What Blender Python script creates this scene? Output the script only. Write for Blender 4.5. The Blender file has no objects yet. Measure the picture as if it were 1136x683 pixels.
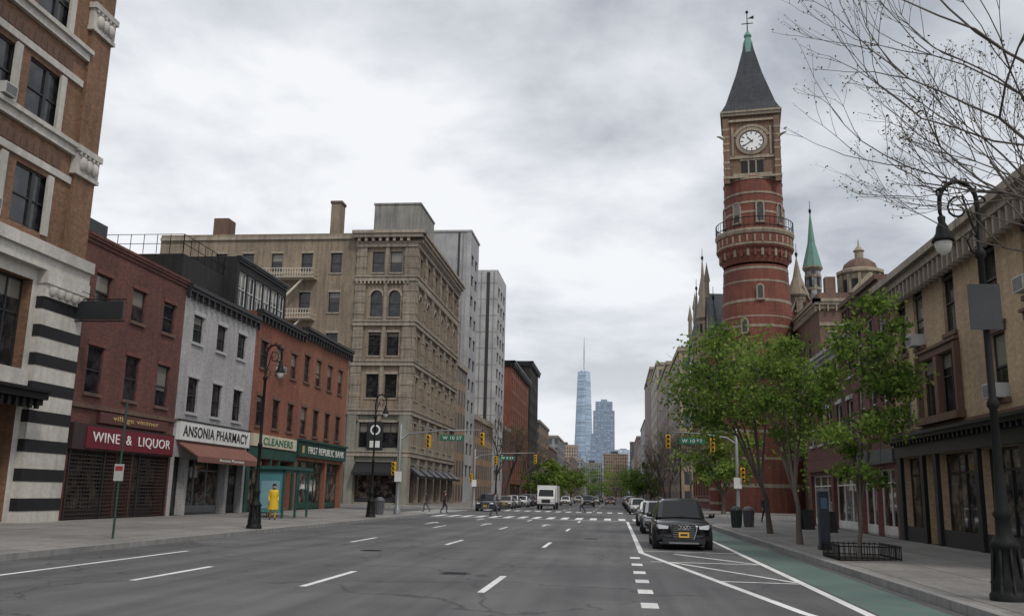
import bpy, math, random
import numpy as np
from math import sin, cos, pi, radians, sqrt, atan2
from mathutils import Vector, Matrix
random.seed(11); rng=np.random.default_rng(5)
sc=bpy.context.scene; COL=sc.collection
# ------------------------------------------------------------ materials
MATS={}
def nmat(name):
    m=bpy.data.materials.new(name); m.use_nodes=True
    nt=m.node_tree; b=nt.nodes['Principled BSDF']; return m,nt,b
def N(nt,t,**kw):
    n=nt.nodes.new('ShaderNode'+t)
    for k,v in kw.items(): setattr(n,k,v)
    return n
def setv(n,**kw):
    for k,v in kw.items(): n.inputs[k.replace('_',' ')].default_value=v
def c4(c): return (c[0],c[1],c[2],1)
def mixc(nt,fac,a,b,mode='MIX'):
    n=nt.nodes.new('ShaderNodeMix'); n.data_type='RGBA'; n.blend_type=mode
    for i,x in ((0,fac),(6,a),(7,b)):
        if hasattr(x,'links'): nt.links.new(x,n.inputs[i])
        elif i==0: n.inputs[0].default_value=x
        else: n.inputs[i].default_value=c4(x)
    return n.outputs[2]
def coords(nt,kind='Object',scale=(1,1,1)):
    tc=N(nt,'TexCoord'); mp=N(nt,'Mapping'); nt.links.new(tc.outputs[kind],mp.inputs[0]); mp.inputs['Scale'].default_value=scale
    return mp.outputs[0]
def noise(nt,vec,scale,detail=4,rough=.6):
    n=N(nt,'TexNoise'); setv(n,Scale=scale,Detail=detail,Roughness=rough); nt.links.new(vec,n.inputs['Vector']); return n.outputs[0]
def ramp(nt,fac,a,b,ca=(0,0,0),cb=(1,1,1)):
    r=N(nt,'ValToRGB'); r.color_ramp.elements[0].position=a; r.color_ramp.elements[1].position=b
    r.color_ramp.elements[0].color=c4(ca); r.color_ramp.elements[1].color=c4(cb); nt.links.new(fac,r.inputs[0]); return r.outputs[0]
def bump(nt,b,h,strength=.3,dist=.02):
    n=N(nt,'Bump'); setv(n,Strength=strength,Distance=dist); nt.links.new(h,n.inputs['Height']); nt.links.new(n.outputs[0],b.inputs['Normal'])
def M_plain(name,c,rough=.7,metal=0,var=.25,scale=1.5,bmp=0,coat=0,spec=.5):
    if name in MATS: return MATS[name]
    m,nt,b=nmat(name); v=coords(nt)
    n1=noise(nt,v,scale,4); n2=noise(nt,v,scale*9,3)
    a=mixc(nt,ramp(nt,n1,.3,.7),tuple(x*(1-var) for x in c),tuple(min(1,x*(1+var*.6)) for x in c))
    a=mixc(nt,ramp(nt,n2,.3,.75),a,tuple(x*(1-var*.5) for x in c)) if var>.05 else a
    nt.links.new(a,b.inputs['Base Color']); setv(b,Roughness=rough,Metallic=metal); b.inputs['Specular IOR Level'].default_value=spec
    b.inputs['Coat Weight'].default_value=coat; b.inputs['Coat Roughness'].default_value=.04
    if bmp: bump(nt,b,n2,bmp,.02)
    MATS[name]=m; return m
def streaks(nt,col,amt=.45):
    v=coords(nt,'UV',(1.3,.10,1)); s=noise(nt,v,2.2,4,.65)
    v2=coords(nt,'UV',(.25,.25,1)); s2=noise(nt,v2,1.0,4,.65)
    col=mixc(nt,ramp(nt,s,.42,.8),col,mixc(nt,1,col,(1-amt,1-amt,1-amt*.95),'MULTIPLY'))
    return mixc(nt,ramp(nt,s2,.38,.75),col,mixc(nt,1,col,(.6,.6,.62),'MULTIPLY'))
def M_brick(name,c1,c2,mortar,bw=.23,bh=.078,ms=.009,amt=.4,off=.5,rough=.85):
    if name in MATS: return MATS[name]
    m,nt,b=nmat(name); uv=coords(nt,'UV')
    t=N(nt,'TexBrick'); t.offset=off; nt.links.new(uv,t.inputs['Vector'])
    setv(t,Color1=c4(c1),Color2=c4(c2),Mortar=c4(mortar),Scale=1.0); t.inputs['Mortar Size'].default_value=ms
    t.inputs['Brick Width'].default_value=bw; t.inputs['Row Height'].default_value=bh; t.inputs['Mortar Smooth'].default_value=.2
    col=streaks(nt,t.outputs[0],amt)
    n3=noise(nt,uv,7,3); col=mixc(nt,ramp(nt,n3,.35,.7),col,mixc(nt,1,col,(.72,.72,.72),'MULTIPLY'))
    nt.links.new(col,b.inputs['Base Color']); setv(b,Roughness=rough)
    bump(nt,b,t.outputs[1],-.35,.01)
    MATS[name]=m; return m
def M_stone(name,c,amt=.45,block=None):
    if block: return M_brick(name,c,tuple(x*.78 for x in c),tuple(x*.45 for x in c),block[0],block[1],.014,amt)
    if name in MATS: return MATS[name]
    m,nt,b=nmat(name); uv=coords(nt,'UV'); n1=noise(nt,uv,6,4)
    col=mixc(nt,ramp(nt,n1,.3,.7),tuple(x*.8 for x in c),c); col=streaks(nt,col,amt)
    nt.links.new(col,b.inputs['Base Color']); setv(b,Roughness=.85); bump(nt,b,n1,.25,.02)
    MATS[name]=m; return m
def M_window(name,blind=(.5,.47,.4),shop=False):
    if name in MATS: return MATS[name]
    m,nt,b=nmat(name); tc=N(nt,'TexCoord'); sp=N(nt,'SeparateXYZ'); nt.links.new(tc.outputs['Generated'],sp.inputs[0])
    oi=N(nt,'ObjectInfo'); g=N(nt,'Math',operation='GREATER_THAN'); 
    mr=N(nt,'MapRange'); setv(mr,From_Min=0,From_Max=1,To_Min=.3,To_Max=1.6); nt.links.new(oi.outputs['Random'],mr.inputs[0])
    nt.links.new(sp.outputs[2],g.inputs[0]); nt.links.new(mr.outputs[0],g.inputs[1])
    ov=N(nt,'VectorMath',operation='ADD'); nt.links.new(tc.outputs['Object'],ov.inputs[0]); nt.links.new(oi.outputs['Location'],ov.inputs[1])
    nz=noise(nt,ov.outputs[0],2.0 if not shop else 1.6,4)
    inter=mixc(nt,ramp(nt,nz,.45,.7),(.010,.012,.015),(.045,.047,.05) if not shop else (.19,.155,.12))
    m2=N(nt,'Math',operation='MULTIPLY'); nt.links.new(g.outputs[0],m2.inputs[0]); m2.inputs[1].default_value=.75 if not shop else .0
    col=mixc(nt,m2.outputs[0],inter,tuple(x*.5 for x in blind)); nt.links.new(col,b.inputs['Base Color'])
    setv(b,Roughness=.04); b.inputs['Specular IOR Level'].default_value=.6
    wv=noise(nt,ov.outputs[0],1.2,1); bump(nt,b,wv,.08,.05)
    MATS[name]=m; return m
def M_far(name,wall,win=(.05,.06,.07),bw=2.3,bh=3.3,ms=.55,off=0):
    if name in MATS: return MATS[name]
    m,nt,b=nmat(name); uv=coords(nt,'UV')
    t=N(nt,'TexBrick'); t.offset=off; nt.links.new(uv,t.inputs['Vector'])
    setv(t,Color1=c4(win),Color2=c4(tuple(x*2.4 for x in win)),Mortar=c4(wall),Scale=1.0); t.inputs['Mortar Size'].default_value=ms
    t.inputs['Brick Width'].default_value=bw; t.inputs['Row Height'].default_value=bh; t.inputs['Mortar Smooth'].default_value=.05
    col=streaks(nt,t.outputs[0],.3); nt.links.new(col,b.inputs['Base Color']); setv(b,Roughness=.6)
    bump(nt,b,t.outputs[1],.6,.2)
    MATS[name]=m; return m
def M_leaf(name,c,tr=.38):
    m=bpy.data.materials.new(name); m.use_nodes=True; nt=m.node_tree; nt.nodes.clear()
    o=N(nt,'OutputMaterial'); d=N(nt,'BsdfDiffuse'); t=N(nt,'BsdfTranslucent'); x=N(nt,'MixShader'); x.inputs[0].default_value=tr
    d.inputs[0].default_value=c4(c); t.inputs[0].default_value=c4(tuple(min(1,a*1.25) for a in c))
    nt.links.new(d.outputs[0],x.inputs[1]); nt.links.new(t.outputs[0],x.inputs[2]); nt.links.new(x.outputs[0],o.inputs[0]); return m
P=M_plain
red_brick=M_brick('red_brick',(.21,.062,.042),(.12,.036,.028),(.14,.1,.085))
orange_brick=M_brick('orange_brick',(.36,.10,.05),(.24,.066,.038),(.19,.13,.1))
orange_brick2=M_brick('orange_brick2',(.37,.125,.062),(.27,.085,.045),(.21,.14,.11))
grey_brick=M_brick('painted_brick',(.54,.52,.51),(.46,.445,.44),(.34,.33,.33),amt=.3)
dark_brick=M_brick('dark_brick',(.035,.033,.033),(.02,.02,.02),(.03,.03,.03))
ab_brick=M_brick('brown_brick',(.34,.175,.095),(.22,.11,.06),(.19,.14,.1))
tan_brick=M_brick('tan_brick',(.60,.43,.26),(.50,.36,.215),(.40,.32,.23),amt=.3)
tan_stone=M_stone('tan_stone',(.40,.335,.26),.6,(1.1,.42))
tan_plain=M_stone('tan_trim',(.43,.37,.295),.6)
buff_brick=M_brick('buff_brick',(.39,.305,.215),(.31,.24,.17),(.28,.235,.18),amt=.55)
cream=M_stone('cream_stone',(.64,.61,.55),.3)
black_stone=P('black_stone',(.022,.022,.024),.6,spec=.2)
brown_stone=M_stone('brown_stone',(.17,.10,.07))
conc=M_stone('pale_concrete',(.50,.50,.50),.25)
rough_conc=M_stone('weathered_concrete',(.32,.31,.28),.55)
tower_brick=M_brick('tower_brick',(.31,.082,.05),(.19,.048,.032),(.19,.11,.085),amt=.5)
tower_stone=M_stone('tower_stone',(.40,.335,.25),.55)
tower_brown=M_brick('tower_brown',(.28,.155,.10),(.19,.10,.065),(.24,.2,.14))
slate=M_brick('slate',(.075,.08,.09),(.05,.055,.065),(.035,.038,.045),.3,.2,.01)
copper=P('green_copper',(.14,.28,.23),.7)
iron=P('black_iron',(.008,.0085,.0085),.6,.0,.2,6,spec=.25)
darkm=P('dark_metal',(.02,.021,.023),.4)
steel=P('grey_steel',(.25,.26,.27),.45,.4)
white=P('white_paint',(.7,.7,.68),.6)
dark_f=P('dark_frame',(.025,.025,.027),.5)
brown_f=P('brown_frame',(.05,.03,.022),.5)
glass=M_window('window_glass'); shopglass=M_window('shop_glass',(.12,.11,.1),True)
roofm=P('roof_felt',(.06,.06,.06),.9)
yel=P('signal_yellow',(.6,.36,.03),.5,0,.1)
sgreen=P('sign_green',(.01,.14,.08),.5,0,.1)
rubber=P('rubber',(.015,.015,.016),.8)
chrome=P('chrome',(.5,.5,.5),.2,.9,.05)
# ------------------------------------------------------------ mesh builder
class MB:
    def __init__(s): s.v=[];s.f=[];s.m=[];s.s=[];s.mats=[];s.M=None
    def add(s,vs,fs,mat,smooth=False):
        o=len(s.v)
        if s.M is not None: vs=[tuple(s.M@Vector(p)) for p in vs]
        s.v+=[tuple(p) for p in vs]
        if mat not in s.mats: s.mats.append(mat)
        k=s.mats.index(mat)
        for f in fs: s.f.append(tuple(i+o for i in f)); s.m.append(k); s.s.append(smooth)
    def box(s,x0,x1,y0,y1,z0,z1,mat):
        s.add([(x0,y0,z0),(x1,y0,z0),(x1,y1,z0),(x0,y1,z0),(x0,y0,z1),(x1,y0,z1),(x1,y1,z1),(x0,y1,z1)],
          [(0,3,2,1),(4,5,6,7),(0,1,5,4),(1,2,6,5),(2,3,7,6),(3,0,4,7)],mat)
    def quad(s,a,b,c,d,mat): s.add([a,b,c,d],[(0,1,2,3)],mat)
    def rev(s,prof,cx=0,cy=0,n=16,mat=None,smooth=True,a0=0,cap=True):
        vs=[];fs=[]
        for r,z in prof:
            for i in range(n): a=a0+2*pi*i/n; vs.append((cx+r*cos(a),cy+r*sin(a),z))
        for j in range(len(prof)-1):
            for i in range(n):
                k=(i+1)%n; fs.append((j*n+i,j*n+k,(j+1)*n+k,(j+1)*n+i))
        s.add(vs,fs,mat,smooth)
        if cap:
            if prof[0][0]>.001: s.add(vs[:n],[tuple(reversed(range(n)))],mat)
            if prof[-1][0]>.001: s.add(vs[-n:],[tuple(range(n))],mat)
    def tube(s,pts,rads,n=6,mat=None,cap=True):
        pts=[Vector(p) for p in pts]; vs=[];fs=[]
        if not hasattr(rads,'__len__'): rads=[rads]*len(pts)
        up=Vector((.123,.3,.94)).normalized(); 
        for i,p in enumerate(pts):
            t=(pts[min(i+1,len(pts)-1)]-pts[max(i-1,0)]); t=t.normalized() if t.length>1e-6 else Vector((0,0,1))
            a=t.cross(up); 
            if a.length<.05: a=t.cross(Vector((1,0,0)))
            a.normalize(); b=t.cross(a)
            for k in range(n):
                an=2*pi*k/n; vs.append(tuple(p+(a*cos(an)+b*sin(an))*rads[i]))
        for j in range(len(pts)-1):
            for i in range(n): k=(i+1)%n; fs.append((j*n+i,j*n+k,(j+1)*n+k,(j+1)*n+i))
        if cap: fs.append(tuple(range(n))); fs.append(tuple(range((len(pts)-1)*n,len(pts)*n)))
        s.add(vs,fs,mat,True)
    def poly_ex(s,pts,x0,x1,mat):
        n=len(pts); vs=[(x0,y,z) for y,z in pts]+[(x1,y,z) for y,z in pts]
        s.add(vs,[(i,(i+1)%n,n+(i+1)%n,n+i) for i in range(n)]+[tuple(range(n)),tuple(range(2*n-1,n-1,-1))],mat)
    def mesh(s,name):
        me=bpy.data.meshes.new(name); me.from_pydata(s.v,[],s.f)
        for m in s.mats: me.materials.append(m)
        me.polygons.foreach_set('material_index',s.m); me.polygons.foreach_set('use_smooth',s.s)
        if len(s.f):
            uvl=me.uv_layers.new(name='UVMap'); nl=len(me.loops)
            li=np.zeros(nl,int); me.loops.foreach_get('vertex_index',li); co=np.array(s.v)[li]
            nr=np.zeros(len(s.f)*3); me.polygons.foreach_get('normal',nr); nr=nr.reshape(-1,3)
            lt=np.zeros(len(s.f),int); me.polygons.foreach_get('loop_total',lt); nn=np.abs(np.repeat(nr,lt,axis=0))
            uv=np.where((nn[:,2]>.8)[:,None],co[:,[0,1]],np.where((nn[:,0]>nn[:,1])[:,None],co[:,[1,2]],co[:,[0,2]]))
            uvl.data.foreach_set('uv',uv.astype(np.float32).ravel())
        me.update(); return me
    def obj(s,name,parent=None,loc=(0,0,0),rz=0):
        return place(s.mesh(name),name,parent,loc,rz)
def place(me,name,parent=None,loc=(0,0,0),rz=0):
    o=bpy.data.objects.new(name,me); COL.objects.link(o); o.location=loc; o.rotation_euler=(0,0,rz)
    if parent: o.parent=parent
    return o
def tag(o,label,cat,group=None):
    o['label']=label; o['category']=cat
    if group: o['group']=group
    return o
def thing(name,label,cat,loc=(0,0,0),rz=0,group=None):
    o=bpy.data.objects.new(name,None); o.empty_display_size=.3; COL.objects.link(o); o.location=loc; o.rotation_euler=(0,0,rz)
    return tag(o,label,cat,group)
def copy_thing(root,loc,rz,label=None):
    def cp(o,par):
        c=o.copy(); COL.objects.link(c)
        if par: c.parent=par
        for ch in list(o.children): cp(ch,c)
        return c
    r=cp(root,None); r.location=loc; r.rotation_euler=(0,0,rz)
    if label: r['label']=label
    return r
def text(body,parent,loc,h,mat,width=None,rz=0,depth=.02,name='lettering',bold=0.0):
    cu=bpy.data.curves.new('lettering','FONT'); cu.body=body; cu.size=1; cu.align_x='CENTER'; cu.align_y='CENTER'; cu.extrude=depth/2; cu.offset=bold; cu.space_character=1.08
    t=bpy.data.objects.new('tmp',cu); COL.objects.link(t); dg=bpy.context.evaluated_depsgraph_get(); dg.update()
    me=bpy.data.meshes.new_from_object(t.evaluated_get(dg)); bpy.data.objects.remove(t)
    xs=[v.co.x for v in me.vertices]; ys=[v.co.y for v in me.vertices]
    w=max(xs)-min(xs); hh=max(ys)-min(ys); cx=(max(xs)+min(xs))/2; cy=(max(ys)+min(ys))/2
    sy=h/hh; sx=(width/w) if width else sy
    for v in me.vertices: x,y,z=v.co; v.co=((x-cx)*sx,-z,(y-cy)*sy)
    me.materials.clear(); me.materials.append(mat)
    return place(me,name,parent,loc,rz)
def arc(cx,cz,r,a0,a1,n): return [(cx+r*cos(a0+(a1-a0)*i/n),cz+r*sin(a0+(a1-a0)*i/n)) for i in range(n+1)]
# ------------------------------------------------------------ facades
def panel(mb,M,W,z0,H,holes,depth,mat,low=None):
    old=mb.M; mb.M=M
    xs=sorted(set([0,W]+[round(h['x'],3) for h in holes]+[round(h['x']+h['w'],3) for h in holes]))
    zs=sorted(set([z0,H]+([low[0]] if low else [])+[round(h['z'],3) for h in holes]+[round(h['z']+h['h'],3) for h in holes]))
    for i in range(len(xs)-1):
        for j in range(len(zs)-1):
            cx=(xs[i]+xs[i+1])/2; cz=(zs[j]+zs[j+1])/2
            if any(h['x']<cx<h['x']+h['w'] and h['z']<cz<h['z']+h['h'] for h in holes): continue
            mb.quad((xs[i],0,zs[j]),(xs[i+1],0,zs[j]),(xs[i+1],0,zs[j+1]),(xs[i],0,zs[j+1]),low[1] if low and cz<low[0] else mat)
    for h in holes:
        a,b,c,d=h['x'],h['x']+h['w'],h['z'],h['z']+h['h']; D=h.get('d',depth)
        mb.quad((a,0,c),(a,D,c),(b,D,c),(b,0,c),mat)
        if h.get('arch'):
            R=h['w']/2; cz=d-R; pts=arc(a+R,cz,R,pi,0,10)
            mb.quad((a,0,c),(a,0,cz),(a,D,cz),(a,D,c),mat); mb.quad((b,0,c),(b,D,c),(b,D,cz),(b,0,cz),mat)
            for k in range(10):
                p,q=pts[k],pts[k+1]
                mb.quad((p[0],0,p[1]),(q[0],0,q[1]),(q[0],0,d),(p[0],0,d),mat)
                mb.quad((p[0],0,p[1]),(q[0],0,q[1]),(q[0],D,q[1]),(p[0],D,p[1]),mat)
        else:
            mb.quad((a,0,c),(a,0,d),(a,D,d),(a,D,c),mat); mb.quad((b,0,c),(b,D,c),(b,D,d),(b,0,d),mat)
            mb.quad((a,0,d),(b,0,d),(b,D,d),(a,D,d),mat)
    mb.M=old
WC={}
def win_mesh(w,h,style,fm,gl,depth):
    key=(round(w,2),round(h,2),style,fm.name,gl.name,depth)
    if key in WC: return WC[key]
    mb=MB(); y0=depth-.10; y1=depth-.03; t=.06 if w<1.8 else .08
    if style=='arch':
        R=w/2; pts=arc(R,h-R,R-.001,pi,0,12); ys=depth-.06
        mb.add([(.0,ys,0)]+[(p[0],ys,p[1]) for p in pts]+[(w,ys,0)],[tuple(range(15))],gl)
        inn=arc(R,h-R,R-t,pi,0,12)
        for k in range(12):
            a,b,c,d=pts[k],pts[k+1],inn[k+1],inn[k]; mb.quad((a[0],y0,a[1]),(b[0],y0,b[1]),(c[0],y0,c[1]),(d[0],y0,d[1]),fm)
            mb.quad((d[0],y0,d[1]),(c[0],y0,c[1]),(c[0],y1,c[1]),(d[0],y1,d[1]),fm)
        mb.box(.001,t,y0,y1,0,h-R,fm); mb.box(w-t,w-.001,y0,y1,0,h-R,fm); mb.box(t,w-t,y0,y1,.002,t,fm); mb.box(t,w-t,y0-.01,y1,h*.5,h*.5+.06,fm)
    else:
        ys=depth-.06
        mb.quad((0,ys,0),(w,ys,0),(w,ys,h),(0,ys,h),gl)
        mb.box(.002,t,y0,y1,.002,h-.002,fm); mb.box(w-t,w-.002,y0,y1,.002,h-.002,fm)
        mb.box(t,w-t,y0,y1,.002,t,fm); mb.box(t,w-t,y0,y1,h-t,h-.002,fm)
        if style in('sash','pair'): mb.box(t,w-t,y0-.015,y1,h*.48,h*.48+.06,fm)
        if style=='pair': mb.box(w/2-.09,w/2+.09,y0-.03,y1,t,h-t,fm)
        if style=='muntin':
            mb.box(t,w-t,y0-.015,y1,h*.48,h*.48+.06,fm); mb.box(w/2-.02,w/2+.02,y0+.01,y1,t,h-t,fm)
        if style=='shop':
            n=max(2,int(w/1.3))
            for k in range(1,n): mb.box(w*k/n-.035,w*k/n+.035,y0-.01,y1,t,h-t,fm)
            mb.box(t,w-t,y0,y1,h*.78,h*.78+.07,fm); mb.box(t,w-t,y0-.03,y1-.01,t,.45,fm)
        if style=='door':
            mb.box(w/2-.03,w/2+.03,y0-.01,y1,t,h-t,fm); mb.box(t,w-t,y0-.01,y1,h*.8,h*.8+.06,fm); mb.box(t,w-t,y0-.02,y1,t,.35,fm)
        if style=='grid':
            n=max(2,round(w/.9))
            for k in range(1,n): mb.box(w*k/n-.03,w*k/n+.03,y0-.01,y1,t,h-t,fm)
            mb.box(t,w-t,y0-.01,y1,h*.6,h*.6+.05,fm)
    me=mb.mesh('window'); WC[key]=me; return me
def trim_mesh(kind,w,mat,hh=.22):
    key=(kind,round(w,2),mat.name,hh)
    if key in WC: return WC[key]
    mb=MB()
    if kind=='sill': mb.box(-.09,w+.09,-.1,.1,-hh*.6,.012,mat)
    elif kind=='lintel': mb.box(-.1,w+.1,-.055,.03,.004,hh,mat)
    elif kind=='hood':
        mb.box(-.12,w+.12,-.08,.03,.004,hh*.7,mat); mb.box(-.18,w+.18,-.16,.03,hh*.7,hh,mat)
    elif kind=='archtrim':
        R=w/2; o=arc(R,0,R+.22,pi,0,12); i=arc(R,0,R+.004,pi,0,12)
        for k in range(12):
            a,b,c,d=o[k],o[k+1],i[k+1],i[k]
            mb.add([(a[0],-.07,a[1]),(b[0],-.07,b[1]),(c[0],-.07,c[1]),(d[0],-.07,d[1]),(a[0],.02,a[1]),(b[0],.02,b[1]),(c[0],.02,c[1]),(d[0],.02,d[1])],
              [(0,1,2,3),(0,4,5,1),(2,6,7,3)],mat)
    me=mb.mesh(kind); WC[key]=me; return me
acm=None
def ac_unit(par,w):
    global acm
    if acm is None:
        mb=MB(); mb.box(0,.66,-.42,.12,0,.42,P('ac_white',(.5,.5,.48),.6))
        for k in range(8): mb.box(.04,.62,-.428,-.415,.04+k*.045,.06+k*.045,dark_f)
        acm=mb.mesh('air_conditioner')
    return place(acm,'air_conditioner',par,(w-.85 if w>2 else w/2-.33,.0,.02))
def frames(W,D): return {'front':(Matrix.Identity(4),W,0.0,(0,0)),'right':(Matrix.Translation((W,0,0))@Matrix.Rotation(pi/2,4,'Z'),D,pi/2,(W,0)),
   'left':(Matrix.Translation((0,D,0))@Matrix.Rotation(-pi/2,4,'Z'),D,-pi/2,(0,D)),'back':(Matrix.Translation((W,D,0))@Matrix.Rotation(pi,4,'Z'),W,pi,(W,D))}
def Hh(x,z,w,h,style='sash',fm=None,gl=None,sill=None,lintel=None,arch=False,ac=False,**k):
    d=dict(x=x,z=z,w=w,h=h,style=style,fm=fm or dark_f,gl=gl or glass,sill=sill,lintel=lintel,arch=arch,ac=ac); d.update(k); return d
def building(name,label,cat,loc,rz,W,D,H,wall,holes,depth=.2,z0=-.2,sidemat=None,roofz=.5,low=None):
    root=thing(name,label,cat,loc,rz); mb=MB()
    for k,(M,wf,rr,off) in frames(W,D).items():
        panel(mb,M,wf,z0,H,holes.get(k,[]),depth,wall if k=='front' or not sidemat else sidemat,low)
    mb.obj('wall',root)
    rb=MB(); rb.box(.02,W-.02,.02,D-.02,H-roofz,H-roofz+.1,roofm); rb.obj('roof',root)
    for k,(M,wf,rr,off) in frames(W,D).items():
        for h in holes.get(k,[]):
            if h['style'] is None: continue
            d=h.get('d',depth); p=M@Vector((h['x'],0,h['z']))
            nm='door' if h['style']=='door' else ('shop_window' if h['style']=='shop' else 'window')
            o=place(win_mesh(h['w'],h['h'],'arch' if h['arch'] else h['style'],h['fm'],h['gl'],d),nm,root,tuple(p),rr)
            if h['sill']: place(trim_mesh('sill',h['w'],h['sill']),'sill',o)
            if h['lintel']:
                if h['arch']: place(trim_mesh('archtrim',h['w'],h['lintel']),'arch',o,(0,0,h['h']-h['w']/2))
                else: place(trim_mesh(h.get('lk','lintel'),h['w'],h['lintel'],h.get('lh',.22)),'lintel',o,(0,0,h['h']))
            if h['ac']: ac_unit(o,h['w'])
    return root
def cornice(root,W,z,h,proj,mat,x0=0,M=None,brk=0,name='cornice',ext=1):
    mb=MB(); mb.M=M; e=proj*ext
    mb.box(x0-e*.3,W+e*.3,-proj*.35,.02,z,z+h*.4,mat); mb.box(x0-e*.7,W+e*.7,-proj*.75,.02,z+h*.4,z+h*.7,mat); mb.box(x0-e,W+e,-proj,.1,z+h*.7,z+h,mat)
    if brk:
        n=int((W-x0)/brk)
        for i in range(n+1):
            x=x0+(W-x0)*i/n; mb.box(x-.06,x+.06,-proj*.7,-proj*.3,z-h*.25,z+h*.42,mat)
    return mb.obj(name,root)
def bands(root,W,zs,h,pr,mat,M=None,name='stone_band',x0=0):
    for z in zs:
        mb=MB(); mb.M=M; mb.box(x0-.02,W+.02,-pr,.02,z,z+h,mat); mb.obj(name,root)
R90=pi/2
# ------------------------------------------------------------ world, sun, camera
w=bpy.data.worlds.new('World'); sc.world=w; w.use_nodes=True; nt=w.node_tree; nt.nodes.clear()
SUN_EL=radians(50); SUN_AZ=radians(142)
out=N(nt,'OutputWorld'); bg1=N(nt,'Background'); bg2=N(nt,'Background'); mx=N(nt,'MixShader')
sky=N(nt,'TexSky'); sky.sky_type='NISHITA'; sky.sun_disc=False; sky.sun_elevation=SUN_EL; sky.sun_rotation=SUN_AZ; bg1.inputs[1].default_value=.1
nt.links.new(sky.outputs[0],bg1.inputs[0])
tc=N(nt,'TexCoord'); sp=N(nt,'SeparateXYZ'); nt.links.new(tc.outputs['Generated'],sp.inputs[0])
ad=N(nt,'Math',operation='ADD'); ad.inputs[1].default_value=.2; nt.links.new(sp.outputs[2],ad.inputs[0])
mxx=N(nt,'Math',operation='MAXIMUM'); mxx.inputs[1].default_value=.05; nt.links.new(ad.outputs[0],mxx.inputs[0])
dx=N(nt,'Math',operation='DIVIDE'); dy=N(nt,'Math',operation='DIVIDE')
nt.links.new(sp.outputs[0],dx.inputs[0]); nt.links.new(mxx.outputs[0],dx.inputs[1]); nt.links.new(sp.outputs[1],dy.inputs[0]); nt.links.new(mxx.outputs[0],dy.inputs[1])
cb=N(nt,'CombineXYZ'); nt.links.new(dx.outputs[0],cb.inputs[0]); nt.links.new(dy.outputs[0],cb.inputs[1]); cb.inputs[2].default_value=3.3
n1=N(nt,'TexNoise'); setv(n1,Scale=1.7,Detail=8,Roughness=.55,Distortion=.15); nt.links.new(cb.outputs[0],n1.inputs['Vector'])
n2=N(nt,'TexNoise'); setv(n2,Scale=.6,Detail=2,Roughness=.5); nt.links.new(cb.outputs[0],n2.inputs['Vector'])
mm=N(nt,'Math',operation='MULTIPLY_ADD'); mm.inputs[1].default_value=.6; nt.links.new(n1.outputs[0],mm.inputs[0])
m3=N(nt,'Math',operation='MULTIPLY'); m3.inputs[1].default_value=.4; nt.links.new(n2.outputs[0],m3.inputs[0]); nt.links.new(m3.outputs[0],mm.inputs[2])
cr=N(nt,'ValToRGB'); e=cr.color_ramp.elements; e[0].position=.41; e[0].color=(.37,.395,.44,1); e[1].position=.575; e[1].color=(.80,.81,.83,1)
x=cr.color_ramp.elements.new(.485); x.color=(.57,.595,.635,1)
nt.links.new(mm.outputs[0],cr.inputs[0])
hz=ramp(nt,sp.outputs[2],.0,.28,(.8,.8,.8),(0,0,0))
cc=mixc(nt,hz,cr.outputs[0],(.73,.745,.775)); nt.links.new(cc,bg2.inputs[0]); bg2.inputs[1].default_value=1.2
mx.inputs[0].default_value=.94; nt.links.new(bg1.outputs[0],mx.inputs[1]); nt.links.new(bg2.outputs[0],mx.inputs[2]); nt.links.new(mx.outputs[0],out.inputs[0])
sl=bpy.data.lights.new('sun','SUN'); sl.energy=1.5; sl.angle=radians(10); sl.color=(1,.94,.86); so=bpy.data.objects.new('sun',sl); COL.objects.link(so)
sd=Vector((sin(SUN_AZ)*cos(SUN_EL),cos(SUN_AZ)*cos(SUN_EL),sin(SUN_EL))); so.rotation_euler=sd.to_track_quat('Z','Y').to_euler()
cam=bpy.data.cameras.new('camera'); co=bpy.data.objects.new('camera',cam); COL.objects.link(co); sc.camera=co
cam.sensor_width=36; cam.lens=36*1000/1136; cam.clip_end=9000; cam.clip_start=.1
r=.022; th=radians(11.6); ps=radians(6.68)
R0=Vector((cos(ps),sin(ps),0)); U0=Vector((sin(th)*sin(ps),-sin(th)*cos(ps),cos(th))); F0=Vector((-sin(ps)*cos(th),cos(ps)*cos(th),sin(th)))
cx=R0*cos(r)+U0*sin(r); cy=R0*-sin(r)+U0*cos(r); cz=-F0
M=Matrix((cx,cy,cz)).transposed().to_4x4(); M.translation=(0,0,1.75); co.matrix_world=M
sc.view_settings.view_transform='Standard'; sc.view_settings.look='None'; sc.view_settings.exposure=0
# ------------------------------------------------------------ ground
def struct(o): o['kind']='structure'; return o
m,nt,b=nmat('asphalt'); v=coords(nt)
n1=noise(nt,v,.25,5); n2=noise(nt,v,40,3); v2=coords(nt,'Object',(1.0,.035,1)); n3=noise(nt,v2,1.3,5)
col=mixc(nt,ramp(nt,n1,.35,.65),(.11,.109,.111),(.175,.173,.173)); col=mixc(nt,ramp(nt,n3,.4,.65),col,mixc(nt,1,col,(.66,.66,.67),'MULTIPLY'))
col=mixc(nt,ramp(nt,n2,.35,.65),col,mixc(nt,1,col,(.58,.58,.58),'MULTIPLY'))
vo=N(nt,'TexVoronoi'); vo.feature='DISTANCE_TO_EDGE'; setv(vo,Scale=.2)
nn=N(nt,'TexNoise'); setv(nn,Scale=.8,Detail=5); nt.links.new(v,nn.inputs['Vector']); vm=N(nt,'VectorMath',operation='MULTIPLY_ADD'); vm.inputs[1].default_value=(2.5,2.5,0)
nt.links.new(nn.outputs[1],vm.inputs[0]); nt.links.new(v,vm.inputs[2]); nt.links.new(vm.outputs[0],vo.inputs['Vector'])
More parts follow.
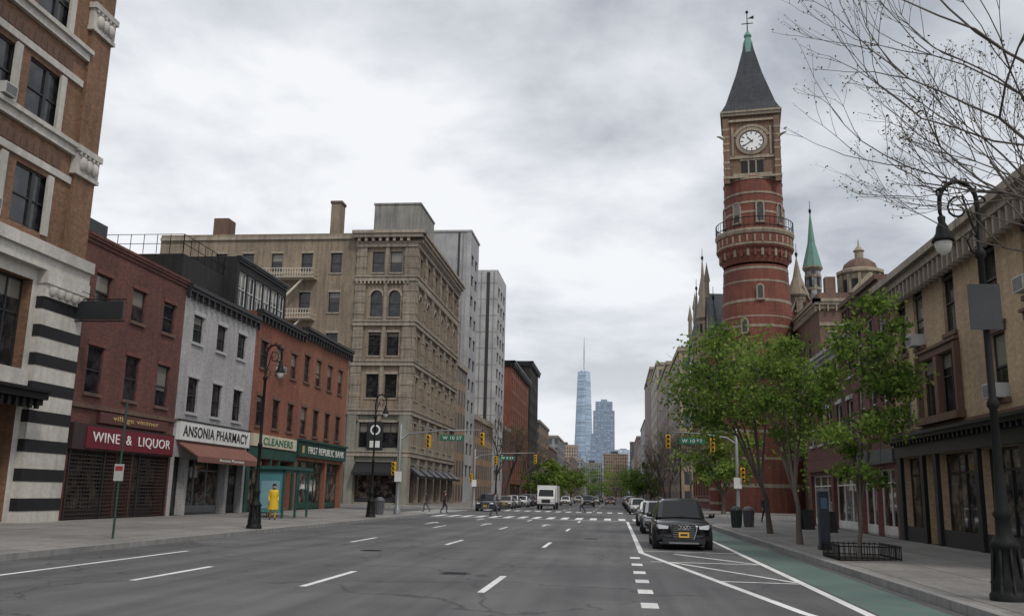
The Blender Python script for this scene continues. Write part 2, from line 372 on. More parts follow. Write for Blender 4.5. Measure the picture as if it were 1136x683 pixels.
crack=ramp(nt,vo.outputs[0],.0,.009,(1,1,1),(0,0,0)); col=mixc(nt,crack,col,(.035,.035,.037))
vp=N(nt,'TexVoronoi'); vp.distance='CHEBYCHEV'; setv(vp,Scale=.13); nt.links.new(v,vp.inputs['Vector']); 
pt=ramp(nt,vp.outputs[1],.66,.68); col=mixc(nt,pt,col,mixc(nt,1,col,(.72,.72,.73),'MULTIPLY'))
nt.links.new(col,b.inputs['Base Color']); setv(b,Roughness=.78); bump(nt,b,n2,.5,.01); asphalt=m
def worn(name,c,lo=.42,hi=.6):
    m,nt,b=nmat(name); v=coords(nt); n=noise(nt,v,5,8,.75); n0=noise(nt,v,.5,3)
    col=mixc(nt,ramp(nt,n,lo,hi),(.14,.14,.14),c); col=mixc(nt,ramp(nt,n0,.4,.7),col,mixc(nt,1,col,(.75,.75,.75),'MULTIPLY'))
    nt.links.new(col,b.inputs['Base Color']); setv(b,Roughness=.7); return m
paint=worn('road_paint',(.78,.78,.76),.32,.42); paint2=worn('worn_paint',(.72,.72,.7),.34,.46); bike=worn('bike_green',(.075,.185,.145),.38,.62)
pave=M_brick('paving',(.31,.295,.275),(.25,.238,.22),(.08,.08,.078),1.5,1.5,.02,.3,0,.85); kerbm=M_stone('kerb_granite',(.33,.325,.31))
mb=MB(); mb.quad((-5000,-300,-.05),(5000,-300,-.05),(5000,6000,-.05),(-5000,6000,-.05),P('far_ground',(.1,.1,.095),.9)); struct(mb.obj('ground'))
mb=MB(); mb.box(-13.9,5.7,-30,1200,-.04,0,asphalt); mb.box(-120,-13.9,70,92.5,-.045,-.004,asphalt); mb.box(5.7,120,62,82,-.045,-.004,asphalt); struct(mb.obj('road'))
def sidewalk(secs,side,far):
    mb=MB()
    for (y0,k0),(y1,k1) in zip(secs,secs[1:]):
        s=side
        mb.quad((k0,y0,-.05),(k1,y1,-.05),(k1,y1,.15),(k0,y0,.15),kerbm)
        mb.quad((k0,y0,.15),(k1,y1,.15),(k1+s*.2,y1,.153),(k0+s*.2,y0,.153),kerbm)
        mb.quad((k0+s*.2,y0,.153),(k1+s*.2,y1,.153),(far,y1,.3),(far,y0,.3),pave)
        mb.quad((far,y0,.3),(far,y1,.3),(far+s*80,y1,.3),(far+s*80,y0,.3),pave)
    for y,k in (secs[0],secs[-1]):
        mb.quad((k,y,-.05),(k,y,.15),(far,y,.3),(far,y,-.05),kerbm); mb.quad((far,y,-.05),(far,y,.3),(far+side*80,y,.3),(far+side*80,y,-.05),kerbm)
    return struct(mb.obj('pavement'))
sidewalk([(-30,-13.8),(66,-13.8),(68,-14),(69.4,-14.6),(70.4,-15.6),(71,-17),(71.2,-19)],-1,-22)
sidewalk([(91.8,-19),(92,-17),(92.6,-15.6),(93.6,-14.6),(95,-14),(97,-13.8),(900,-13.8)],-1,-22)
sidewalk([(-30,5.6),(55,5.6),(58,5.9),(60,6.6),(61,7.8),(61.5,9.8)],1,11.2)
sidewalk([(82.5,9.8),(83,7.8),(84,6.6),(86,5.9),(89,5.6),(900,5.6)],1,11.2)
mb=MB(); Z=.004
def strip(x0,y0,x1,y1,wd,mat=paint,z=Z):
    d=Vector((x1-x0,y1-y0)); n=Vector((-d.y,d.x)).normalized()*wd/2
    mb.quad((x0-n.x,y0-n.y,z),(x1-n.x,y1-n.y,z),(x1+n.x,y1+n.y,z),(x0+n.x,y0+n.y,z),mat)
for X in (-9.0,-5.7,-2.4):
    y=2.3
    while y<64: strip(X,y,X,y+3.4,.14); y+=14.35
    y=102
    while y<500: strip(X,y,X,y+3.4,.15); y+=12
strip(-11.75,6,-11.75,24.6,.13); strip(-11.75,100,-11.75,420,.12)
strip(.8,29.6,.8,64,.17); strip(3.95,3,3.95,60,.17)
strip(.8,29.6,2.95,15.2,.17,z=.0055); strip(.95,25.8,3.85,25.8,.17,paint2,.007); strip(2.2,20.4,3.85,20.4,.17,paint2,.007); strip(1.8,29.4,3.8,25.9,.17,paint2,.0085)
strip(1.5,25.7,3.85,20.6,.15,paint2,.01); strip(2.95,15.2,3.9,11.5,.17,z=.007); strip(.95,30.6,3.85,30.6,.15,paint2,.007)
for y in (26.8,24.2,21.7,19.5,17.4,15.2,13.1): strip(.55,y,.55,y+.75,.28)
X=-13.2
while X<5.2: strip(X,66.5,X,71.5,.5,paint); strip(X,92.5,X,97,.5,paint); X+=1.05
strip(-13.2,65.0,.8,65.0,.4,paint)
y=72
while y<91: strip(-18,y,-14.6,y,.5,paint2); y+=1.1
for a,b_ in ((-10.4,50),(-7.3,50),(-4.0,51)): 
    strip(a,b_,a,b_+2.4,.14,paint2); mb.add([(a-.35,b_+2.2,.0065),(a+.35,b_+2.2,.0065),(a,b_+3.6,.0065)],[(0,1,2)],paint2)
struct(mb.obj('road_marking'))
mb=MB(); mb.quad((4.1,-5,.0025),(5.3,-5,.0025),(5.3,61,.0025),(4.1,61,.0025),bike); struct(mb.obj('bike_lane'))
for (x_,y_) in ((-3.5,20.3),(-7.2,27),(-1.0,38)):
    mb=MB(); mb.rev([(.36,.001),(.36,.006),(.33,.007),(.33,.0055)],0,0,20,darkm); 
    for k in range(5): mb.box(-.26,.26,-.24+k*.11,-.2+k*.11,.0056,.009,iron)
    tag(mb.obj('manhole_cover',None,(x_,y_,0)),'round cast iron manhole cover set in the asphalt','manhole cover','manhole covers in the road')
# ------------------------------------------------------------ left row
GX=-22
def A_():
    hs=[]
    for z,h in ((11.15,2.25),(15.35,2.25),(19.55,2.25),(23.75,2.25),(27.6,2.0)):
        for xx in (2.0,5.0,11.6,14.7): hs.append(Hh(xx+.6,z,2.3,h,'pair',dark_f,ac=(z in(11.15,15.35) and xx==11.6)))
    hs+= [Hh(11.2,5.9,5.9,3.4,'grid',dark_f,d=.5),Hh(2,5.9,6.5,3.4,'grid',dark_f,d=.5)]
    hs+= [Hh(11.2,.35,5.9,4.2,'shop',dark_f,shopglass,d=.8),Hh(2,.35,6.5,4.2,'shop',dark_f,shopglass,d=.8)]
    rt=building('loft_building','brown brick loft building with cream stone bands and striped base','building',(GX,14,0),R90,20.1,25,31,ab_brick,{'front':hs},low=(10.0,cream))
    mb=MB()
    for z in (10.0,14.5,18.7,22.9,27.0): mb.box(0,18.6,-.18,.02,z+.3,z+.62,cream); mb.box(0,18.7,-.3,.02,z+.62,z+.8,cream)
    for z in (13.6,17.8,22.0,26.1): mb.box(0,18.5,-.1,.02,z,z+.28,cream)
    mb.box(0,20.2,-.5,.02,10.25,10.7,cream); mb.box(0,20.18,-.35,.02,9.75,10.25,cream); mb.box(0,17.4,-.12,.02,5.3,5.85,cream)
    mb.obj('stone_band',rt)
    for xx in (2.4,5.1,5.4,7.95,12.0,14.55,17.3): 
        for z in (11.1,15.3,19.5,23.7):
            mb=MB(); mb.box(xx-.16,xx+.16,-.1,.02,z,z+2.4,cream); mb.obj('mullion',rt)
    for z in (13.95,18.15,22.35):
        mb=MB(); mb.box(11.3,17.8,-.04,.02,z-.06,z+.5,brown_stone)
        for i in range(16): mb.box(11.5+i*.38,11.5+i*.38+.26,-.07,.02,z,z+.42,brown_stone)
        mb.obj('decorated_panel',rt)
    for xx in (18.5,9.0,-.0):
        mb=MB()
        mb.box(xx+.1,xx+1.5,-.16,.02,10.7,27.6,ab_brick)
        for z in (14.2,20.55,26.5):
            mb.box(xx-.02,xx+1.58,-.24,.02,z,z+1.0,cream); mb.box(xx-.1,xx+1.64,-.34,.02,z+.85,z+1.1,cream); mb.box(xx-.06,xx+1.6,-.28,.02,z-.12,z+.05,cream)
            for q in range(3): mb.rev([(.05,z+.12),(.17,z+.2),(.2,z+.42),(.15,z+.62),(.03,z+.7)],xx+.4+q*.4,-.25,8,cream)
            for q in range(5): mb.box(xx+.08+q*.3,xx+.2+q*.3,-.33,-.2,z+.72,z+.86,cream)
        x0=xx-1.05 if xx==18.5 else xx; x1=xx+1.57
        z=.1;k=0
        while z<8.4:
            hh=.46 if k%2 else .62
            mb.box(x0-.02 if k%2 else x0,x1+.02 if k%2 else x1,-.30 if k%2 else -.28,.02,z,z+hh,black_stone if k%2 else cream); z+=hh;k+=1
        mb.box(x0-.05,x1+.02,-.36,.02,z,z+.5,cream)
        for q in range(5 if xx==18.5 else 3): mb.rev([(.1,z+.08),(.2,z+.2),(.2,z+.4)],x0+.35+q*.48,-.38,8,cream)
        mb.box(x0-.1,x1+.04,-.45,.02,z+.5,9.75,cream)
        mb.obj('pilaster',rt)
    mb=MB(); mb.box(9.9,17.3,-1.1,.02,4.75,5.0,iron); mb.box(9.9,17.3,-.9,.02,4.55,4.75,iron); mb.box(9.9,17.3,-1.2,.02,5.0,5.1,iron)
    for i in range(18): mb.box(10+i*.4,10.15+i*.4,-1.0,-.88,4.4,4.75,iron)
    mb.obj('shop_cornice',rt)
A_()
def lowrise(name,label,Y0,Y1,H,wall,rows,cols,ww,fm,sill,lint,shop,D=14,corn=None,sid=None,ac=()):
    W=Y1-Y0; hs=[]
    for r_,(z,h) in enumerate(rows):
        for c_,cx_ in enumerate(cols): hs.append(Hh(cx_-ww/2,z,ww,h,'sash',fm,sill=sill,lintel=lint,ac=((r_,c_) in ac)))
    hs+=shop
    rt=building(name,label,'building',(GX,Y0,0),R90,W,D,H,wall,{'front':hs},sidemat=sid)
    return rt
rt=lowrise('brick_building','narrow red brick building with shuttered wine shop',34.2,43.25,12.15,red_brick,[(9.1,1.5),(5.5,2.0)],[1.6,4.6,7.5],1.15,dark_f,brown_stone,red_brick,
   [Hh(.5,.3,3.6,2.8,'shop',dark_f,shopglass,d=.5),Hh(4.3,.3,1.1,2.8,'door',brown_f,d=.5),Hh(5.6,.3,3.0,2.8,'shop',dark_f,shopglass,d=.5)])
cornice(rt,9.05,11.75,.4,.18,red_brick,ext=0); bands(rt,9.05,[4.85],.18,.12,brown_stone)
mb=MB()
for z0 in np.arange(.35,3.05,.16): mb.box(.45,8.65,-.03,0.0,z0,z0+.05,brown_f)
for x0 in np.arange(.45,8.7,.22): mb.box(x0,x0+.03,-.045,-.031,.33,3.1,darkm)
for x0 in (.42,3.0,5.9,8.62): mb.box(x0,x0+.09,-.09,-.046,.3,3.12,darkm)
mb.obj('security_grille',rt)
mb=MB(); mb.box(.3,8.8,-.22,.02,3.15,4.2,P('dark_board',(.035,.02,.02),.6)); mb.box(1.2,8.7,-.27,-.221,3.22,4.12,P('wine_red',(.15,.008,.02),.5)); mb.obj('sign_board',rt)
text('WINE  &  LIQUOR',rt,(4.95,-.29,3.66),.5,P('letter_white',(.75,.74,.7),.5,0,.02),6.7)
mb=MB(); mb.box(2.2,8.2,-.16,.02,4.32,4.78,P('brown_board',(.10,.035,.03),.6)); mb.obj('name_board',rt)
text('village vintner',rt,(5.2,-.175,4.55),.3,P('letter_gold',(.5,.35,.15),.5,0,.02),4.0)
o=thing('projecting_sign','dark projecting sign on iron brackets over the wine shop','sign',(GX,33.6,8.6),0)
mb=MB(); mb.box(.3,2.3,-.05,.05,-.35,.4,P('sign_black',(.02,.022,.025),.5)); mb.obj('panel',o)
mb=MB(); mb.tube([(0,0,.48),(2.4,0,.48)],.03,6,iron); mb.tube([(0,0,-.42),(2.4,0,-.42)],.03,6,iron); mb.tube([(0,0,1.0),(1.3,0,.48)],.015,5,iron); mb.obj('bracket',o)
rt=lowrise('painted_brick_building','pale grey painted brick building with pharmacy at street level',43.25,52.6,11.95,grey_brick,[(9.15,1.45),(5.5,1.8)],[1.7,4.6,7.4],1.15,dark_f,conc,conc,
   [Hh(.4,.3,1.3,2.9,'door',dark_f,d=.5),Hh(2.0,.3,4.6,2.9,'shop',steel,shopglass,d=.5),Hh(7.0,.3,2.0,2.9,'shop',dark_f,shopglass,d=.5)])
cornice(rt,9.35,11.4,.6,.35,dark_f,brk=.7,ext=0)
mb=MB(); mb.box(.3,9.2,-.2,.02,4.05,5.0,white); mb.box(.25,9.25,-.23,.01,5.0,5.08,darkm); mb.obj('sign_board',rt)
text('ANSONIA PHARMACY',rt,(4.75,-.215,4.52),.55,P('letter_black',(.02,.02,.02),.5,0,.02),8.2,bold=.01)
aw=P('awning_brown',(.19,.08,.06),.85); mb=MB(); mb.poly_ex([(.0,3.98),(-.03,3.98),(-1.2,3.25),(-1.2,2.95),(-1.17,2.95),(-1.17,3.2),(0,3.9)],.5,8.8,aw); mb.obj('awning',rt)
text('Ansonia Pharmacy',rt,(4.6,-1.215,3.1),.2,white,3.2)
rt=lowrise('orange_brick_building','orange brick building with glazed penthouse and cleaners shop',52.6,60.9,12.5,orange_brick,[(9.1,1.7),(5.5,1.85)],[1.5,4.2,6.9],1.1,dark_f,brown_stone,brown_stone,
   [Hh(.5,.3,3.2,3.2,'shop',dark_f,shopglass,d=.5),Hh(4.0,.3,1.1,3.2,'door',dark_f,d=.5),Hh(5.4,.3,2.5,3.2,'shop',dark_f,shopglass,d=.5)],ac=((0,1),))
cornice(rt,8.3,12.0,.6,.4,dark_f,brk=.6,ext=0)
mb=MB(); mb.box(.4,8.0,-.2,.02,4.25,5.0,P('cream_board',(.55,.5,.38),.6)); mb.obj('sign_board',rt); text('CLEANERS',rt,(4.6,-.215,4.62),.45,sgreen,5.2,bold=.01)
mb=MB()
for a_,b_ in ((0,.5),(3.7,4.0),(5.1,5.4),(7.9,8.3)): mb.box(a_,b_,-.08,.02,.25,4.2,P('bank_green',(.012,.06,.045),.5))
mb.box(0,8.3,-.12,.02,3.55,4.2,MATS['bank_green']); mb.obj('shopfront',rt)
hs=[Hh(.4+i*1.35,13.0,1.25,2.2,'muntin',white) for i in range(6)]
rt=building('dark_brick_building','blackened brick rooftop building with white framed studio windows','building',(-23.6,52.7,0),R90,8.6,8,16.0,dark_brick,{'front':hs})
cornice(rt,8.6,15.7,.35,.25,darkm,ext=0)
rt2=thing('dark_brick_block','tall blackened brick party wall block with rooftop railing','building',(-24.4,47.2,0),R90)
mb=MB(); mb.box(0,5.4,0,6.5,11,14.7,dark_brick); mb.obj('wall',rt2); mb=MB(); mb.box(-8.5,-6.9,.5,3.0,11.5,14.2,darkm); mb.obj('chimney',rt2)
mb=MB()
for x0 in np.arange(-.1,5.5,.9): mb.box(x0,x0+.03,-.02,.01,14.7,15.8,iron)
for y0 in np.arange(0,8,.8): mb.box(-.12,-.09,y0,y0+.03,14.7,15.8,iron)
for z0 in (15.25,15.8): mb.box(-.1,5.5,-.02,.01,z0,z0+.03,iron); mb.box(-.12,-.09,0,8,z0,z0+.03,iron)
mb.obj('railing',rt2)
rt=lowrise('orange_brick_corner_building','orange brick corner building with green bank shopfront',60.9,72.2,12.9,orange_brick2,[(9.2,1.9),(5.5,1.9)],[1.3,3.9,6.6,9.3],1.15,dark_f,brown_stone,brown_stone,
   [Hh(.5,.3,6.3,3.4,'shop',MATS['bank_green'],shopglass,d=.4),Hh(7.2,.3,3.5,3.4,'shop',MATS['bank_green'],shopglass,d=.4)])
cornice(rt,11.3,12.3,.7,.5,dark_f,brk=.6,ext=0)
mb=MB(); mb.box(.2,11.2,-.25,.02,3.95,5.0,MATS['bank_green']); mb.box(.15,11.25,-.4,.02,5.0,5.15,MATS['bank_green']); mb.obj('sign_board',rt)
text('FIRST REPUBLIC BANK',rt,(6.3,-.265,4.45),.5,MATS['letter_white'],8.6)
mb=MB(); mb.box(.75,1.15,-.275,-.26,4.2,4.7,MATS['letter_gold']); mb.obj('emblem',rt)
# ------------------------------------------------------------ corner tan building
Wc=30.0; Dc=27.0; hs=[]
T=tan_plain
for xx in (25.1,27.15):
    hs+=[Hh(xx,25.4,1.35,2.4,'sash',dark_f,sill=T),Hh(xx,20.4,1.35,3.0,'sash',dark_f,arch=True,sill=T,lintel=T),Hh(xx,16.1,1.35,2.6,'sash',dark_f,sill=T,lintel=T),Hh(xx,11.5,1.35,2.6,'sash',dark_f,sill=T,lintel=T)]
for xx in (6.8,10.0,13.4,16.9,20.3):
    for z,h in ((25.4,2.3),(20.9,2.3),(16.3,2.3),(11.6,2.3),(7.2,2.2)): hs.append(Hh(xx,z,1.3,h,'sash',dark_f,sill=T,lintel=T))
hs.append(Hh(24.6,6.2,4.3,2.7,'grid',dark_f,lintel=T)); hs.append(Hh(24.4,.5,4.6,4.2,'shop',dark_f,shopglass,d=.5)); hs.append(Hh(19,.5,3.8,4.0,'shop',dark_f,shopglass,d=.5)); hs.append(Hh(13.2,.5,4.4,4.0,'shop',dark_f,shopglass,d=.5))
sd_=[]
for i in range(6):
    x0=.9+i*4.4
    for z,h,ar in ((25.4,2.3,False),(20.4,3.0,True),(16.1,2.6,False),(11.5,2.6,False),(6.6,2.4,False)):
        for q in (0,1.75): sd_.append(Hh(x0+q,z,1.25,h,'sash',dark_f,arch=ar,sill=T,lintel=T if z<20 or ar else None))
    sd_.append(Hh(x0,.5,3.0,4.0,'shop',dark_f,shopglass,arch=False,d=.5))
stone_grn=M_stone('grey_green_stone',(.29,.285,.23),.45)
rt=building('tan_stone_corner_building','six storey tan stone corner building with arched windows','building',(-52,95,0),0,Wc,Dc,30,buff_brick,{'front':hs,'right':sd_},depth=.35,low=(9.7,stone_grn))
MR=frames(Wc,Dc)['right'][0]
mb=MB()
for M_,x0,W_ in ((None,23.3,Wc),(MR,0,Dc)):
    mb.M=M_
    for z in (5.3,9.7,15.0,19.4,24.4,28.3): mb.box(x0-.0,W_+.28 if M_ is None else W_,-.34,.02,z,z+.45,tan_plain); mb.box(x0-.0,W_+.4 if M_ is None else W_,-.46,.02,z+.45,z+.58,tan_plain)
    mb.box(x0-.3,W_+.9 if M_ is None else W_,-.9,.02,29.3,29.7,tan_plain); mb.box(x0-.4,W_+1.1 if M_ is None else W_,-1.1,.02,29.7,30.05,tan_plain)
    n=int((W_-x0)/.8)
    for i in range(n): mb.box(x0+.2+i*.8,x0+.5+i*.8,-.75,.02,28.88,29.3,tan_plain)
    for i in range(int(n*1.8)): mb.box(x0+.2+i*.44,x0+.38+i*.44,-.4,.02,24.1,24.4,tan_plain)
mb.M=None
for z in (9.7,29.3): mb.box(0,23.3,-.2,.02,z,z+.35,tan_plain)
mb.obj('cornice',rt)
for x0,x1 in ((23.4,24.5),(26.62,27.04),(28.85,29.95)):
    mb=MB(); mb.box(x0,x1,-.22,.02,9.0,28.3,tan_stone)
    for z in np.arange(10.3,28,1.3): 
        if x1-x0>.9 and not any(abs(z-q)<.7 for q in (15,19.4,24.4)): mb.box(x0-.04,x1+.04,-.27,.02,z,z+.6,tan_stone)
    mb.obj('pilaster',rt)
for x0,x1 in ((23.35,24.3),(29.05,30.2)):
    mb=MB(); mb.box(x0,x1,-.3,.02,0,9.68,stone_grn); mb.obj('pilaster',rt)
for i in range(7):
    mb=MB(); mb.M=MR; mb.box(-.2+i*4.4,.75+i*4.4,-.25,.02,.2,28.3,tan_stone)
    for z in np.arange(10.3,28,1.3):
        if not any(abs(z-q)<.7 for q in (15,19.4,24.4)): mb.box(-.24+i*4.4,.79+i*4.4,-.3,.02,z,z+.6,tan_stone)
    mb.obj('pilaster',rt)
mb=MB(); mb.box(23.9,29.4,4,12,29.6,34.6,rough_conc); mb.box(23.8,29.5,3.9,12.1,34.6,34.8,rough_conc); mb.obj('penthouse',rt)
mb=MB(); mb.box(19.3,20.5,2,3.5,29.5,34.2,buff_brick); mb.box(19.2,20.6,1.9,3.6,34.2,34.5,brown_stone); mb.obj('chimney',rt)
mb=MB(); mb.box(5.2,7.0,2,4,29.5,32.6,brown_stone); mb.obj('chimney',rt)
fe=P('fire_escape_cream',(.6,.55,.46),.6); mb=MB()
for z in (10.6,15.4,20.0,24.6):
    mb.box(12.6,18.9,-1.5,-.02,z,z+.09,fe)
    for zz in (.5,1.0): mb.box(12.6,18.9,-1.52,-1.45,z+zz,z+zz+.07,fe); mb.box(12.6,12.66,-1.5,0,z+zz,z+zz+.05,fe); mb.box(18.84,18.9,-1.5,0,z+zz,z+zz+.05,fe)
    for x0 in np.arange(12.6,18.9,.3): mb.box(x0,x0+.05,-1.5,-1.47,z,z+1.0,fe)
    if z<24: mb.tube([(13.2,-.9,z),(17.8,-.9,z+4.7)],.09,4,fe); mb.tube([(13.2,-1.2,z),(17.8,-1.2,z+4.7)],.09,4,fe)
mb.obj('fire_escape',rt)
for i in range(6):
    mb=MB(); mb.M=MR; mb.poly_ex([(0,4.4),(-1.3,3.4),(-1.3,3.1),(-1.27,3.1),(0,4.1)],.8+i*4.4,4.0+i*4.4,darkm); mb.obj('awning',rt)
mb=MB(); mb.poly_ex([(0,4.6),(-1.3,3.6),(-1.3,3.3),(-1.27,3.3),(0,4.3)],24.4,29.0,darkm); mb.obj('awning',rt)
mb=MB(); mb.poly_ex([(0,4.4),(-1.3,3.4),(-1.3,3.1),(-1.27,3.1),(0,4.1)],13.2,22.8,P('awning_wine',(.05,.02,.02),.85)); mb.obj('awning',rt)
mb=MB(); mb.box(25.7,27.4,-.48,-.4,5.9,8.9,P('sign_black2',(.012,.014,.016),.5)); mb.obj('sign_board',rt)
mb=MB(); mb.rev([(.55,0),(.55,.05),(.38,.06),(.38,.0)],0,0,24,white,False,cap=False); o=mb.obj('round_sign',rt,(26.55,-.48,8.05)); o.rotation_euler=(R90,0,0)
mb=MB(); mb.box(26.0,27.1,-.5,-.481,6.2,6.9,white); mb.obj('poster',rt)
# ------------------------------------------------------------ mid distance left towers
white_b=M_brick('white_brick',(.47,.47,.48),(.43,.43,.44),(.39,.39,.4),.6,.2,.01,.25)
sdw=[Hh(1+j*3.6,4+i*3.2,2.2,1.7,'pair',dark_f) for i in range(11) for j in range(2)]
rt=building('apartment_tower','tall plain white brick apartment tower','building',(-31,132,0),0,9,8,41,white_b,{'front':[],'right':sdw},depth=.3)
for x0,x1,mt in ((8.4,9.05,conc),(7.0,7.3,dark_f),(7.7,7.85,rough_conc)):
    mb=MB(); mb.box(x0,x1,-.07,.02,.3,41,mt); mb.obj('wall_rib',rt)
mb=MB(); mb.box(-.15,9.15,-.15,8.15,41,41.3,conc); mb.obj('parapet',rt)
sdw=[Hh(1+j*3.9,4+i*3.1,2.6,1.8,'pair',dark_f) for i in range(12) for j in range(3)]
rt=building('apartment_tower','pale grey slab apartment tower with vertical ribs','building',(-34,164,0),0,12,13,43,conc,{'front':[],'right':sdw},depth=.3)
for x0,x1,mt in ((8.8,8.95,rough_conc),(9.9,10.5,dark_f),(11.2,11.35,rough_conc)):
    mb=MB(); mb.box(x0,x1,-.07,.02,.3,42.6,mt); mb.obj('wall_rib',rt)
for i in range(13):
    mb=MB(); mb.box(0,12.02,-.04,.02,3.2+i*3.1,3.3+i*3.1,rough_conc); mb.obj('floor_band',rt)
def far_b(name,label,X0,X1,Y0,Y1,H,mat,tank=False,cor=None,par=1.0):
    root=thing(name,label,'building',(X0,Y0,0)); W=X1-X0; D=Y1-Y0
    mb=MB(); mb.box(0,W,0,D,-.2,H,mat); mb.obj('wall',root)
    mb=MB(); mb.box(-.25,W+.25,-.25,D+.25,H,H+.8*par,cor or tan_plain); mb.box(W*.3,W*.6,D*.3,D*.6,H+.8*par,H+3.6*par,roofm); mb.obj('roof',root)
    if tank:
        mb=MB(); 
        for a in (0,1,2,3): mb.box(W*.7+cos(a*R90+.8)*1.2-.1,W*.7+cos(a*R90+.8)*1.2+.1,D*.4+sin(a*R90+.8)*1.2-.1,D*.4+sin(a*R90+.8)*1.2+.1,H+.8,H+4,iron)
        mb.rev([(1.7,H+4),(1.7,H+7),(0,H+8.4)],W*.7,D*.4,12,brown_stone); mb.obj('water_tank',root)
    return root
f_red=M_far('far_red',(.19,.08,.055)); f_dark=M_far('far_dark',(.07,.06,.06)); f_tan=M_far('far_tan',(.42,.33,.23)); f_buff=M_far('far_buff',(.33,.22,.135)); f_gr=M_far('far_grey',(.32,.32,.33))
def midb(label,Y0,D,H,wall,cor,nb,rows,trim):
    W=22; sd=[Hh(1.0+j*(D-2)/nb,3.6+i*3.4 if i else 4.6,1.3,2.0,'sash',dark_f,sill=trim,lintel=trim) for i in range(rows) for j in range(nb)]+[Hh(1.0+j*(D-2)/3,.4,(D-2)/3-.8,3.3,'shop',dark_f,shopglass) for j in range(3)]
    sd=[h for h in sd if not(h['style']=='sash' and h['z']<4.5)]
    fr=[Hh(12+j*3,4.6+i*3.4,1.2,2.0,'sash',dark_f,sill=trim,lintel=trim) for i in range(1,rows-1) for j in range(3)]
    rt=building('brick_apartment_building',label,'building',(-44,Y0,0),0,W,D,H,wall,{'front':fr,'right':sd},depth=.3)
    cornice(rt,W,H-1.1,1.1,.8,cor,brk=1.2); cornice(rt,D,H-1.1,1.1,.8,cor,brk=1.2,M=frames(W,D)['right'][0]); return rt
midb('red brick apartment building with dark cornice',190,38,29.5,orange_brick,darkm,9,8,brown_stone)
midb('dark brown brick apartment building in the distance',232,24,35.5,dark_brick,darkm,5,9,brown_stone)
far_b('low_shop_building','brown brick shop building beside the white tower',-40,-22,122.5,131.5,19,f_buff)
far_b('low_shop_building','low brown brick shop building on the avenue',-40,-22,141,162,13,f_buff)
far_b('low_shop_building','low red brick shop building on the avenue',-40,-22,178,189,14,f_red)
Y=262; mats=[f_buff,f_red,f_gr,f_tan]; k=0
for (L,H) in ((40,22),(45,17),(50,23),(60,16),(70,20),(80,17),(90,24)):
    far_b('distant_building',random.choice(['distant brick building along the avenue','distant low apartment building on the avenue']),-42,-22,Y,Y+L-2,H,mats[k%4]); Y+=L; k+=1
Y=160
for (L,H,mt) in ((38,27,f_tan),(50,30,f_buff),(45,37,f_tan),(60,42,f_red),(60,30,f_gr),(70,26,f_buff),(80,32,f_red),(90,25,f_tan)):
    far_b('distant_building',('tan apartment building with water tank' if Y==160 else 'distant brick building lining the avenue'),11.2,34,Y,Y+L-2,H,mt,tank=(L==38 or L==45)); Y+=L
for (x0,x1,y,h,mt) in ((-95,-62,900,38,f_red),(-60,-36,860,47,f_tan),(-34,-14,960,34,f_gr),(-12,12,920,42,f_buff),(14,40,880,52,f_dark),(42,80,940,44,f_tan),(-110,-85,980,55,f_dark)):
    far_b('distant_building','mid rise building closing the end of the avenue',x0,x1,y,y+25,h,mt)
# ------------------------------------------------------------ skyline
bl=M_far('skyline_haze_glass',(.36,.44,.53),(.27,.36,.47),40,5,1.2); bl2=M_far('skyline_haze_pale',(.45,.50,.57),(.36,.43,.51),12,8,2.5); bl3=M_far('skyline_haze_dark',(.27,.33,.41),(.18,.24,.32),10,8,2.0)  # aerial haze is mixed into these pale blue wall and window colours
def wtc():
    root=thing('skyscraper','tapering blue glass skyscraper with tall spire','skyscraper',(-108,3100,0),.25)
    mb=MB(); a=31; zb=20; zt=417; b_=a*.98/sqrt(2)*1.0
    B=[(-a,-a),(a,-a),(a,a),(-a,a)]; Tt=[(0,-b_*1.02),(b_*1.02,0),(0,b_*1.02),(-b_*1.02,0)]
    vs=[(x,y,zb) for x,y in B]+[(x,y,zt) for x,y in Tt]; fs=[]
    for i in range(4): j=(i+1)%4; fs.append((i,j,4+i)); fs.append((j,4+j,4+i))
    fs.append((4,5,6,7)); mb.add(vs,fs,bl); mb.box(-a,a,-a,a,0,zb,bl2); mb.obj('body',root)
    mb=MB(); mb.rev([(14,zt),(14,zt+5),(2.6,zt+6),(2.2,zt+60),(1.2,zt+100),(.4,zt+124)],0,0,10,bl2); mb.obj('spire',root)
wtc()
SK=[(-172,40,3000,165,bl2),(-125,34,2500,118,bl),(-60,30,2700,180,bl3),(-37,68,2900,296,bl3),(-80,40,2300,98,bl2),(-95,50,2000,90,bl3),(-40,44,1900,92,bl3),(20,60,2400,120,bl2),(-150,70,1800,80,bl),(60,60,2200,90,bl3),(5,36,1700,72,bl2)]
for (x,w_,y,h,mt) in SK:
    root=thing('skyscraper','skyline office tower with haze painted into its blue-grey colour','skyscraper',(x,y,0)); mb=MB(); mb.box(-w_/2,w_/2,0,w_,0,h*.9,mt); mb.box(-w_*.4,w_*.4,w_*.1,w_*.9,h*.9,h,mt); mb.obj('body',root)
    mb=MB(); mb.box(-w_*.15,w_*.15,w_*.4,w_*.6,h,h*1.03,bl3); mb.obj('roof_plant',root)
